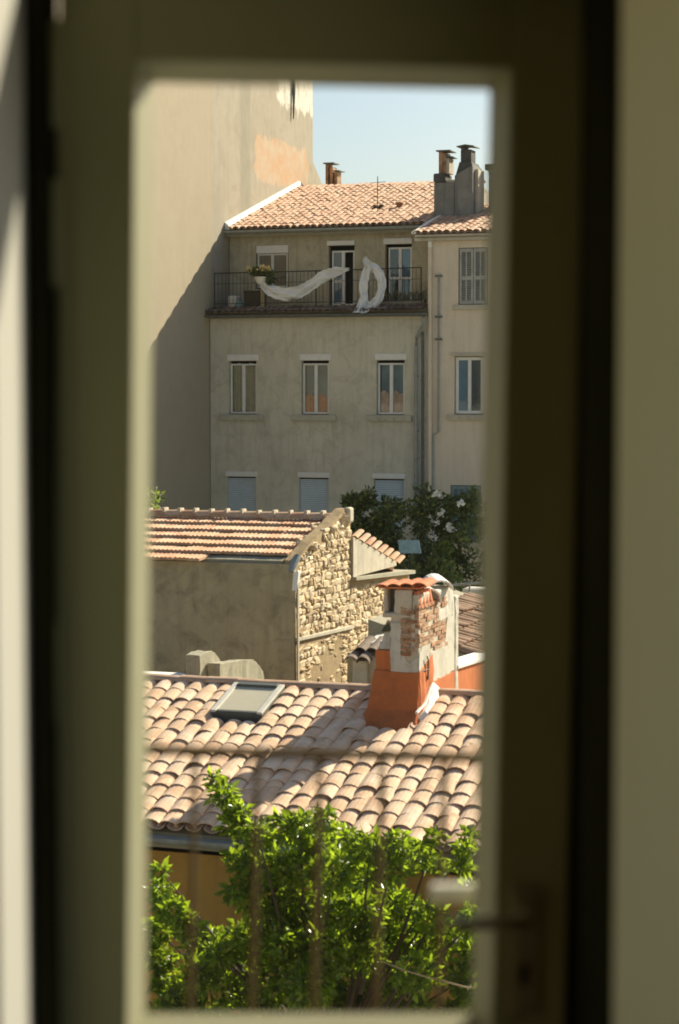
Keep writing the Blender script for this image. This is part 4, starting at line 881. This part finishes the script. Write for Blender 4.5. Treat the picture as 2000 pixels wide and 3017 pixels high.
# (the skins break off in ragged edges)
# bare bricks on both faces, laid one by one
brg = random.Random(6); bm_ = MB().box(-0.5,0.5,-0.5,0.5,-0.5,0.5).mesh('brick', M['brick'])
def brick(x0, x1, y0, y1, z0, z1):
    o = link('brick', bm_, ch, ((x0+x1)/2, (y0+y1)/2, (z0+z1)/2), (R(brg.gauss(0,1)), R(brg.gauss(0,1)), R(brg.gauss(0,1.2))), (x1-x0, y1-y0, z1-z0))
z = -3.335
r_ = 0
while z < -2.72:
    y = FY+0.0 - (0.11 if r_ % 2 else 0)
    while y < 25.72:
        a_, b2_ = max(y, FY+0.0), min(y+0.205, 25.70)
        if b2_-a_ > 0.05 and not (z < -3.26 and a_ < 24.9) and brg.random() > 0.10: brick(CR-0.06, CR+brg.uniform(-0.010,0.006), a_, b2_, z, z+0.047)
        y += 0.219
    x = -7.742 - (0.06 if r_ % 2 else 0)
    while x < CR-0.065:
        a_, b2_ = max(x, -7.742), min(x+0.13, CR-0.065)
        if b2_-a_ > 0.04: brick(a_, b2_, FY-0.006+brg.uniform(-0.004,0.008), FY+0.05, z, z+0.047)
        x += 0.142
    z += 0.059; r_ += 1
MB().box(CR-0.05, CR-0.018, FY+0.02, 25.70, -3.36, -2.78).build('mortar_backing', M['mortar'], ch)
# flare of mortar at the foot, lead apron on the right
mb = MB()
ring0 = [(CL-0.14,FY-0.42),(CR+0.02,FY-0.36),(CR+0.12,FY-0.06),(CR+0.10,25.0),(CL-0.02,25.0),(CL-0.10,FY)]
ring1 = [(CL-0.04,FY-0.14),(CR+0.0,FY-0.13),(CR+0.035,FY-0.03),(CR+0.03,25.0),(CL-0.01,25.0),(CL-0.03,FY)]
ring2 = [(CL+0.0,FY-0.012),(CR+0.0,FY-0.016),(CR+0.012,FY-0.010),(CR+0.012,25.0),(CL+0.0,25.0),(CL+0.002,FY)]
for ring, dz in ((ring0,0.03),(ring1,0.19),(ring2,0.62)):
    for (x,y) in ring: mb.v.append((x, y, rz_at(y)+dz))
n_ = 6
for k in range(2):
    for i in range(n_): mb.f.append((k*n_+i, k*n_+(i+1)%n_, (k+1)*n_+(i+1)%n_, (k+1)*n_+i))
mb.f += [tuple(range(n_))[::-1], tuple(range(2*n_,3*n_))]
rough(mb.build('mortar_flare', M['orange_render'], ch, bevel=0.03), 0.016)
mb = MB()
mb.hexa([(CR+0.005,FY-0.24,rz_at(FY-0.24)+0.04),(CR+0.20,FY-0.05,rz_at(FY-0.05)+0.05),(CR+0.20,25.05,rz_at(25.05)+0.05),(CR+0.005,25.05,rz_at(25.05)+0.05)],
        [(CR+0.01,FY-0.22,rz_at(FY-0.22)+0.10),(CR+0.10,FY-0.05,rz_at(FY-0.05)+0.15),(CR+0.04,25.0,rz_at(25.0)+0.24),(CR+0.015,25.0,rz_at(25.0)+0.26)])
rough(mb.build('lime_apron', M['flash'], ch, bevel=0.03), 0.016)
MB().tube([(CR+0.02,FY-0.18,rz_at(FY)+0.13),(CR+0.05,FY+0.1,rz_at(FY+0.1)+0.19),(CR+0.03,24.9,rz_at(24.9)+0.28)], 0.022, 6).build('apron_roll', M['flash'], ch, smooth=True)
# head of the chimney: front flue with a tile slab, rear flue capped with canal tiles
mb = MB().box(-7.99,-7.93,FY+0.05,25.05,-2.80,-2.49).box(-7.83,CR-0.101,FY+0.0,FY+0.12,-2.80,-2.50).box(CR-0.10,CR-0.02,FY+0.02,25.05,-2.80,-2.56).box(-7.93,CR-0.1,24.95,25.05,-2.80,-2.49).box(-7.99,CR-0.02,FY+0.0,25.1,-2.86,-2.801)
rough(mb.build('flue_walls', M['cream_render'], ch, bevel=0.02), 0.016)
MB().box(-7.92,-7.84,FY+0.14,24.9,-2.80,-2.50).build('dark_flue', M['soot'], ch)
me = canal_mesh('cap_tile', M['terracotta'], L=0.52, w0=0.20, w1=0.18, hk=0.28)
for k in range(4):
    link('cap_tile', me, ch, (-7.98+0.165*k, FY-0.05, -2.490+0.012*k), (R(3), R(3), R(brg.uniform(-2,2))))
MB().box(-8.03,CR+0.01,FY-0.04,25.0,-2.489,-2.462).build('cap_slab', M['terracotta'], ch, bevel=0.008)
me = canal_mesh('side_tile', M['terracotta'], L=0.22, w0=0.16, w1=0.15, hk=0.30)
for k in range(4): link('side_tile', me, ch, (CR-0.035, FY+0.10+0.155*k, -2.74), (R(78), 0, R(90)))
mb = MB().hexa([(CM_+0.05,25.25,-3.0),(CR+0.006,25.25,-3.0),(CR+0.006,26.08,-3.0),(CM_+0.05,26.08,-3.0)],[(CM_+0.09,25.3,-2.58),(CR-0.02,25.3,-2.58),(CR-0.02,26.02,-2.58),(CM_+0.09,26.02,-2.58)])
rough(mb.build('rear_flue', M['white_render'], ch, bevel=0.03), 0.016)
me = canal_mesh('canal_cap', M['flash'], L=0.50, w0=0.40, w1=0.36, hk=0.42, th=0.025, seg=9)
link('canal_cap', me, ch, (CR-0.10, 25.12, -2.70), (R(8), R(10), R(38)))
link('canal_cap', me, ch, (CR-0.06, 25.58, -2.62), (R(8), R(-4), R(30)), (0.9,0.9,0.9))
rough(MB().box(CR-0.10,CR+0.012,26.02,26.20,-4.5,-2.72).build('rear_pier', M['white_render'], ch, bevel=0.03), 0.014)
# iron bracket on the lit side
MB().tube([(CR+0.03,24.72,-3.42),(CR+0.03,24.72,-3.66)], 0.010, 6).tube([(CR+0.0,24.50,-3.53),(CR+0.03,24.72,-3.53)], 0.010, 6).tube([(CR+0.03,24.68,-3.36),(CR+0.03,24.74,-3.44)], 0.009, 6).build('iron_bracket', M['iron'], ch)
# orange parapet running back from the chimney
pw = MB().prism([(26.13,-5.2),(30.5,-5.2),(30.5,-3.90),(26.13,-3.71)], 0, CR-0.28, CR-0.002).build('parapet_wall', M['orange_render'], nh, bevel=0.01)
MB().prism([(26.13,-3.71),(30.5,-3.90),(30.5,-3.85),(26.13,-3.655)], 0, CR-0.32, CR+0.03).build('parapet_coping', M['flash'], nh, bevel=0.012)

# concrete hoods and the little pillar behind the ridge
hood = thing('vent_hood', 'tall curved concrete hood behind the ridge, the left of two, its left side in shade', 'vent', (-11.0, 25.7, -4.3), 'concrete hoods behind the ridge')
rough(MB().prism([(25.5,-4.8),(26.36,-4.8),(26.35,-4.10),(26.32,-3.90),(26.25,-3.78),(26.14,-3.69),(26.02,-3.62),(25.90,-3.585),(25.70,-3.58),(25.5,-3.60)], 0, -11.16, -10.942).build('hood', M['concrete'], hood, bevel=0.02), 0.014)
MB().hexa([(-11.25,25.56,-4.8),(-11.161,25.56,-4.8),(-11.161,26.0,-4.8),(-11.25,26.0,-4.8)],[(-11.19,25.56,-3.72),(-11.161,25.56,-3.68),(-11.161,26.0,-3.68),(-11.19,26.0,-3.72)]).build('side_plate', M['soot'], hood, bevel=0.01)  # dark plate puts the shade of the hood's left side into colour
hood2 = thing('vent_hood', 'low wide curved concrete hood behind the ridge, the right of two', 'vent', (-10.8, 26.6, -4.8), 'concrete hoods behind the ridge')
rough(MB().prism([(25.74,-4.9),(27.46,-4.9),(27.45,-4.32),(27.41,-4.16),(27.34,-4.05),(27.22,-3.95),(27.10,-3.88),(26.95,-3.83),(26.70,-3.80),(26.28,-3.77),(25.74,-3.735)], 0, -10.93, -10.745).build('hood', M['concrete'], hood2, bevel=0.02), 0.014)
o = MB().box(-12.6, -11.17, 25.35, 25.6, -4.7, -3.86).build('low_wall', M['flash'], None, bevel=0.03)
tag(o, 'low whitewashed wall behind the ridge at the left edge of the view', 'wall')
pl = thing('roof_pier', 'cream rendered pier with dark roof tiles on top, left of the orange chimney', 'pier', (-8.88, 26.4, -4.7))
rough(MB().box(-8.99, -8.78, 26.2, 26.6, -5.2, -3.66).build('shaft', M['cream_render'], pl, bevel=0.02), 0.014)
MB().box(-9.15, -8.99, 26.45, 26.6, -5.2, -3.60).build('side_wall', M['shed_plaster'], pl)
MB().box(-8.79, -8.40, 26.30, 26.6, -5.2, -3.62).build('wing', M['cream_render'], pl)
me = canal_mesh('cap_tile', M['old_tile'], L=0.50, w0=0.19, w1=0.16)
for k in range(2):
    link('cap_tile', me, pl, (-8.98+0.17*k, 26.1, -3.68+0.0*k), (R(12), R(6), R(brg.uniform(-4,4))))
    link('cap_tile', me, pl, (-8.92+0.17*k, 26.32, -3.58+0.0*k), (R(14), R(4), R(brg.uniform(-4,4))))
rough(MB().hexa([(-9.0,26.5,-3.60),(-8.4,26.5,-3.60),(-8.4,27.1,-3.5),(-9.0,27.1,-3.5)],[(-8.95,26.55,-3.50),(-8.4,26.55,-3.36),(-8.4,27.1,-3.30),(-8.95,27.1,-3.42)]).build('lime_cap', M['flash'], pl, bevel=0.03), 0.014)

# brown tiled roof beyond the parapet, falling to the right
br = thing('brown_roof_shed', 'shed with a weathered brown tiled roof behind the orange parapet', 'shed', (-7.6, 30.2, -11))
MB().box(-9.3, -6.6, 28.2, 32.6, -11, -4.25).build('wall', M['mortar'], br)
MB().prism([(-9.4,-4.2),(-6.4,-4.3),(-6.4,-4.24),(-9.4,-3.32)], 1, 28.1, 32.7).build('roof_deck', M['sill'], br)
me = canal_mesh('cover_tile', M['brown_tile'], L=0.46, w0=0.20, w1=0.165)
tb_ = math.atan(0.92/3.0)
for r in range(8):
    for c in range(20):
        t = r*0.35; x = -6.35 - t*math.cos(tb_); zz = -4.23 + t*math.sin(tb_)
        o = link('cover_tile', me, br, (x, 28.2+c*0.225+brg.gauss(0,0.01), zz+0.0+brg.gauss(0,0.008)), None)
        o.rotation_mode = 'XYZ'; o.rotation_euler = Euler((tb_-0.05, R(brg.gauss(0,3)), R(90)+R(brg.gauss(0,3.5))))

# ------------------------------------------------------------------ leafy tree below the window
ft_ = thing('leafy_tree', 'lush green tree in front of the ochre wall, lit from behind', 'tree', (-6.9, 19.3, -11))
rg = random.Random(12); cls = []
def fcl(u, v, D, rad, n):
    """u, v on the photograph, D metres away"""
    S_ = 2000/1568; x = (u*S_-1000)/6034; y = (1508.5-v*S_)/6034; cp, sp = math.cos(PITCH), math.sin(PITCH)
    d = Vector((x, cp+y*sp, -sp+y*cp)); d *= D/d.y; ct, st_ = math.cos(YAW), math.sin(YAW)
    cls.append(((d.x*ct-d.y*st_, d.x*st_+d.y*ct, d.z), (rad, rad, rad*0.85), n)); return Vector(cls[-1][0])
tips = []
for (u, v, rad, n) in [(500,1800,.09,40),(520,1840,.13,90),(550,1870,.12,80),(540,1900,.14,110),(600,1930,.17,150),(650,1920,.18,170),(700,1905,.16,140),(750,1890,.12,80),(740,1930,.2,200),
                    (800,1935,.18,150),(860,1960,.19,170),(920,1950,.16,120),(900,2010,.2,180),(960,1975,.15,110),(1005,1935,.09,50),(1015,1990,.12,70),(1060,2000,.1,50),(1085,1930,.08,45),(1080,1965,.09,50),
                    (560,1980,.16,140),(620,2000,.22,240),(690,2000,.24,280),(770,2010,.24,280),(840,2030,.22,240),(560,2060,.15,120),(600,2080,.24,280),(680,2090,.26,330),(760,2100,.26,330),(840,2100,.25,300),(920,2090,.22,230),
                    (380,2060,.13,110),(400,2110,.16,150),(370,2150,.16,150),(430,2140,.14,120),(500,2170,.15,130),(580,2170,.26,320),(660,2180,.27,340),(750,2190,.27,340),(840,2190,.26,320),(920,2170,.24,280),(990,2120,.18,160),(1010,2180,.2,200),(1060,2150,.13,90),
                    (370,2210,.17,150),(390,2270,.18,160),(440,2230,.12,90),(540,2240,.24,260),(620,2270,.27,320),(710,2270,.27,330),(800,2270,.26,310),(880,2260,.25,290),(960,2250,.23,240),(1030,2240,.18,160),(1070,2270,.15,110),
                    (375,2010,.08,40),(1095,2060,.12,90),(1100,2120,.16,120),(1105,2190,.18,150),(1100,2240,.18,150),(1110,2300,.2,170),(450,2180,.14,110),(470,2270,.17,140),(500,2210,.17,150),(430,2300,.18,150),(380,2400,.2,170),(500,2400,.25,200),(620,2410,.28,240),(740,2410,.28,240),(860,2400,.28,240),(980,2400,.27,220),(1080,2390,.24,180),
                    (380,2340,.2,180),(470,2340,.15,110),(560,2340,.27,280),(660,2350,.28,300),(760,2350,.28,300),(860,2340,.27,280),(950,2340,.25,240),(1040,2340,.22,190)]:
    p = fcl(u + rg.uniform(-8,8), v + rg.uniform(-6,6), 20.6 + rg.uniform(-0.75, 0.7), rad*0.98, int(n*1.45)); tips.append(p)
leaves('crown', M['leaf'], cls, 0.105, 0.05, ft_, 33, up=0.1)
mb = MB(); root = Vector((-6.9, 19.3, -11)); fork = Vector((-6.9, 19.3, -7.2))
mb.tube([root, (-6.95,19.3,-9), fork], [0.16,0.13,0.10], 8)
for k in range(0, len(tips), 2):
    p = tips[k]; m1 = fork.lerp(p, 0.45) + Vector((rg.uniform(-.15,.15), rg.uniform(-.1,.1), rg.uniform(0,.25)))
    mb.tube([fork, m1, p], [0.05,0.025,0.006], 5)
mb.build('trunk', M['bark'], ft_, smooth=True)
def world_at(u, v, D):
    S_ = 2000/1568; x = (u*S_-1000)/6034; y = (1508.5-v*S_)/6034; cp, sp = math.cos(PITCH), math.sin(PITCH)
    d = Vector((x, cp+y*sp, -sp+y*cp)); d *= D/d.y; ct, st_ = math.cos(YAW), math.sin(YAW)
    return Vector((d.x*ct-d.y*st_, d.x*st_+d.y*ct, d.z))
MB().tube([world_at(870,2215,19.75), world_at(930,2240,19.7), world_at(990,2258,19.7), world_at(1075,2280,19.8), world_at(1150,2290,20.0)], [0.004,0.007,0.008,0.009,0.010], 6).build('bare_branch', M['twig'], ft_, smooth=True)

# ------------------------------------------------------------------ the viewer's own building, room and glazed door (axes follow the camera's heading)
RZ = YAW
hb = thing('viewer_building', 'room wall and facade around the glazed door, out of focus', 'building', (0,0,0), rot=(0,0,RZ))
WI, WO = 2.53, 3.06                                        # inner and outer face of the facade wall
OL, OR_, OB, OT = -0.432, 0.345, -1.62, 0.98                # the door opening
FLOOR, CEIL = -1.65, 1.35
def rframe(mb, ox0, ox1, oz0, oz1, x0, x1, y0, y1, z0, z1):
    mb.box(x0, ox0, y0, y1, z0, z1).box(ox1, x1, y0, y1, z0, z1).box(ox0, ox1, y0, y1, oz1, z1)
    if oz0 > z0: mb.box(ox0, ox1, y0, y1, z0, oz0)
    return mb
rframe(MB(), OL, OR_, FLOOR-0.2, OT, -2.2, 1.1, WI, WI+0.02, FLOOR-0.2, CEIL+0.3).build('inner_wall_face', M['room_paint'], hb, local=True)
rframe(MB(), OL, OR_, FLOOR-0.2, OT, -7, 7, WI+0.021, WO, -11, 3.6).build('outer_wall', M['house_wall'], hb, local=True)
# painted plaster reveals lining the opening
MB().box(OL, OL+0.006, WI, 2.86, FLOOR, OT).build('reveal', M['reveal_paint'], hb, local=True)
MB().box(OR_-0.006, OR_, WI+0.012, 2.86, FLOOR, OT).build('reveal', M['dark_wood'], hb, local=True)  # black stands for the shade on this side of the opening
MB().box(OL+0.006, OR_-0.006, WI, 2.86, OT-0.006, OT).build('reveal', M['room_paint'], hb, local=True)
# room shell
def struct(mb, name, mat):
    o = mb.build(name, mat, None, loc=(0,0,0), rot=(0,0,RZ)); return tag(o, kind='structure')
struct(MB().box(-2.2, 1.1, -2.6, WO, FLOOR-0.2, FLOOR), 'floor', M['floor_wood'])
struct(MB().box(-2.2, 1.1, -2.6, WI-0.001, CEIL, CEIL+0.2), 'ceiling', M['dim_paint'])
struct(MB().box(-2.4, -2.2, -2.6, WI-0.001, FLOOR, CEIL), 'wall_left', M['dim_paint'])
struct(MB().box(0.95, 1.1, -2.6, 0.4, FLOOR, CEIL).box(0.95, 1.1, 2.47, WI-0.001, FLOOR, CEIL).box(0.95, 1.1, 0.4, 2.47, FLOOR, -1.55).box(0.95, 1.1, 0.4, 2.47, 0.75, CEIL), 'wall_right', M['dim_paint'])  # wide opening added out of view so daylight brightens the room
mb = MB().box(-2.2, 1.1, -2.8, -2.6, FLOOR, CEIL)
struct(mb, 'wall_back', M['dim_paint'])
# fixed frame with a fanlight over the door
df = thing('door_frame', 'blurred olive painted door frame with a fanlight over it', 'door frame', (0,0,0), rot=(0,0,RZ))
MB().box(OL+0.006, -0.400, 2.79, 2.95, FLOOR, OT).build('jamb', M['dark_wood'], df, local=True, bevel=0.004)  # dark colour and extra depth stand for the unlit part of the reveal
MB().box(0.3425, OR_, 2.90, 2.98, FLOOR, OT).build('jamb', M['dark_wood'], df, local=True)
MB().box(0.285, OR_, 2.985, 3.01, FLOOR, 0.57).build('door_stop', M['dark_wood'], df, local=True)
MB().box(-0.399, 0.342, 2.87, 2.95, 0.575, 0.64).build('transom', M['paint'], df, local=True, bevel=0.004)
MB().box(-0.399, 0.342, 2.87, 2.95, OT-0.05, OT-0.001).build('head', M['paint'], df, local=True, bevel=0.004)
MB().box(-0.399, 0.342, 2.905, 2.911, 0.641, OT-0.051).build('pane', M['glass'], df, local=True)
# the door leaf, hung on the left, a touch out of square
dl = thing('glazed_door', 'blurred olive painted door with one tall pane and a lever handle', 'door', (0,0,0))
hinge = Matrix.Rotation(RZ, 4, 'Z') @ Matrix.Translation((-0.398, 2.885, 0.0)) @ Matrix.Rotation(R(3.0), 4, 'Z') @ Matrix.Rotation(R(0.85), 4, 'Y')
dl.matrix_world = hinge
LW = 0.740; SW = 0.1065; ZB, ZT = -1.63, 0.572; GB, GT = -0.930, 0.462; BD, BW = 0.048, 0.024
MB().box(0, SW, 0, 0.05, ZB, ZT).build('stile', M['paint'], dl, local=True, bevel=0.004)
MB().box(LW-SW, LW, 0, 0.05, ZB, ZT).build('stile', M['paint'], dl, local=True, bevel=0.004)
MB().box(SW, LW-SW, 0, 0.05, GT, ZT).build('top_rail', M['paint'], dl, local=True, bevel=0.004)
MB().box(SW, LW-SW, 0, 0.05, GB-0.10, GB).build('lock_rail', M['paint'], dl, local=True, bevel=0.004)
MB().box(SW, LW-SW, 0, 0.05, ZB, ZB+0.14).build('bottom_rail', M['paint'], dl, local=True, bevel=0.004)
MB().box(SW, LW-SW, 0.015, 0.035, ZB+0.14, GB-0.10).build('panel', M['paint'], dl, local=True)
x0, x1 = SW, LW-SW
mb = MB().add([(x0,0.001,GB),(x0,0.001,GT),(x0,BD,GT),(x0,BD,GB),(x0+BW,BD,GB+BW),(x0+BW,BD,GT-BW)], [(0,1,5,4),(1,2,5),(0,4,3),(2,3,4,5),(0,3,2,1)]); mb.build('glazing_bead', M['bead_paint'], dl, local=True)
mb = MB().add([(x1,0.001,GB),(x1,0.001,GT),(x1,BD,GT),(x1,BD,GB),(x1-BW,BD,GB+BW),(x1-BW,BD,GT-BW)], [(0,4,5,1),(1,5,2),(0,3,4),(2,5,4,3),(0,1,2,3)]); mb.build('glazing_bead', M['bead_paint'], dl, local=True)
mb = MB().add([(x0,0.001,GT),(x1,0.001,GT),(x1,BD,GT),(x0,BD,GT),(x0+BW,BD,GT-BW),(x1-BW,BD,GT-BW)], [(0,1,5,4),(1,2,5),(0,4,3),(2,3,4,5),(0,3,2,1)]); mb.build('glazing_bead', M['bead_paint'], dl, local=True)
mb = MB().add([(x0,0.001,GB),(x1,0.001,GB),(x1,BD,GB),(x0,BD,GB),(x0+BW,BD,GB+BW),(x1-BW,BD,GB+BW)], [(0,4,5,1),(1,5,2),(0,3,4),(2,5,4,3),(0,1,2,3)]); mb.build('glazing_bead', M['bead_paint'], dl, local=True)
MB().box(x0+0.003, x1-0.003, BD+0.0005, BD+0.0045, GB+0.003, GT-0.003).build('pane', M['glass'], dl, local=True)
for z in (0.44, 0.22, -0.40, -1.2):
    MB().lathe((-0.004, -0.006, z-0.055), [(0.004,-0.02),(0.010,-0.012),(0.010,0.122),(0.004,0.13)], 10).build('hinge', M['paint'], dl, local=True, smooth=True)
hx = LW-0.062; hz = -0.742
hd = MB().box(hx-0.021, hx+0.021, -0.006, -0.0005, hz-0.15, hz+0.045).build('lock_plate', M['brass'], dl, local=True, bevel=0.003)
MB().tube([(hx, -0.0065, hz), (hx, -0.05, hz), (hx-0.012, -0.058, hz), (hx-0.05, -0.060, hz-0.001), (hx-0.115, -0.056, hz-0.003)], [0.011,0.0105,0.0105,0.010,0.009], 10).build('lever', M['brass'], hd, local=True, smooth=True)
MB().lathe((hx, -0.006, hz), [(0.022,-0.002),(0.022,0.002)], 14).build('rosette', M['brass'], hd, local=True)
MB().box(hx-0.006, hx+0.006, -0.0085, -0.0062, hz-0.105, hz-0.075).build('keyhole', M['dark'], hd, local=True)
oh = MB().box(hx-0.02, hx+0.02, 0.0505, 0.056, hz-0.12, hz+0.045).build('outer_plate', M['brass'], dl, local=True, bevel=0.003)
MB().tube([(hx, 0.056, hz), (hx, 0.105, hz), (hx-0.012, 0.112, hz), (hx-0.05, 0.113, hz), (hx-0.125, 0.110, hz)], 0.014, 10).build('outer_lever', M['off_white'], oh, local=True, smooth=True)
# balcony slab and railing outside
MB().box(-0.75, 0.70, WO+0.001, 3.80, FLOOR-0.16, FLOOR-0.02).build('balcony_slab', M['concrete'], hb, local=True, bevel=0.01)
bl = thing('balcony_railing', 'blurred iron balcony railing just outside the glazed door', 'railing', (0,0,0))
bl.matrix_world = Matrix.Rotation(RZ, 4, 'Z') @ Matrix.Translation((0, 3.66, -0.655)) @ Matrix.Rotation(R(1.4), 4, 'Y')
MB().box(-0.73, 0.68, -0.011, 0.011, -0.008, 0.008).build('top_rail', M['rail_iron'], bl, local=True, bevel=0.003)
MB().box(-0.73, 0.68, -0.008, 0.008, -0.90, -0.884).build('bottom_rail', M['rail_iron'], bl, local=True)
bm2 = MB().tube([(0,0,-0.985),(0,0,-0.008)], 0.0060, 8).mesh('baluster', M['rail_iron'], smooth=True)
for k in range(13): link('baluster', bm2, bl, (-0.709+k*0.1124, 0, 0), local=True)
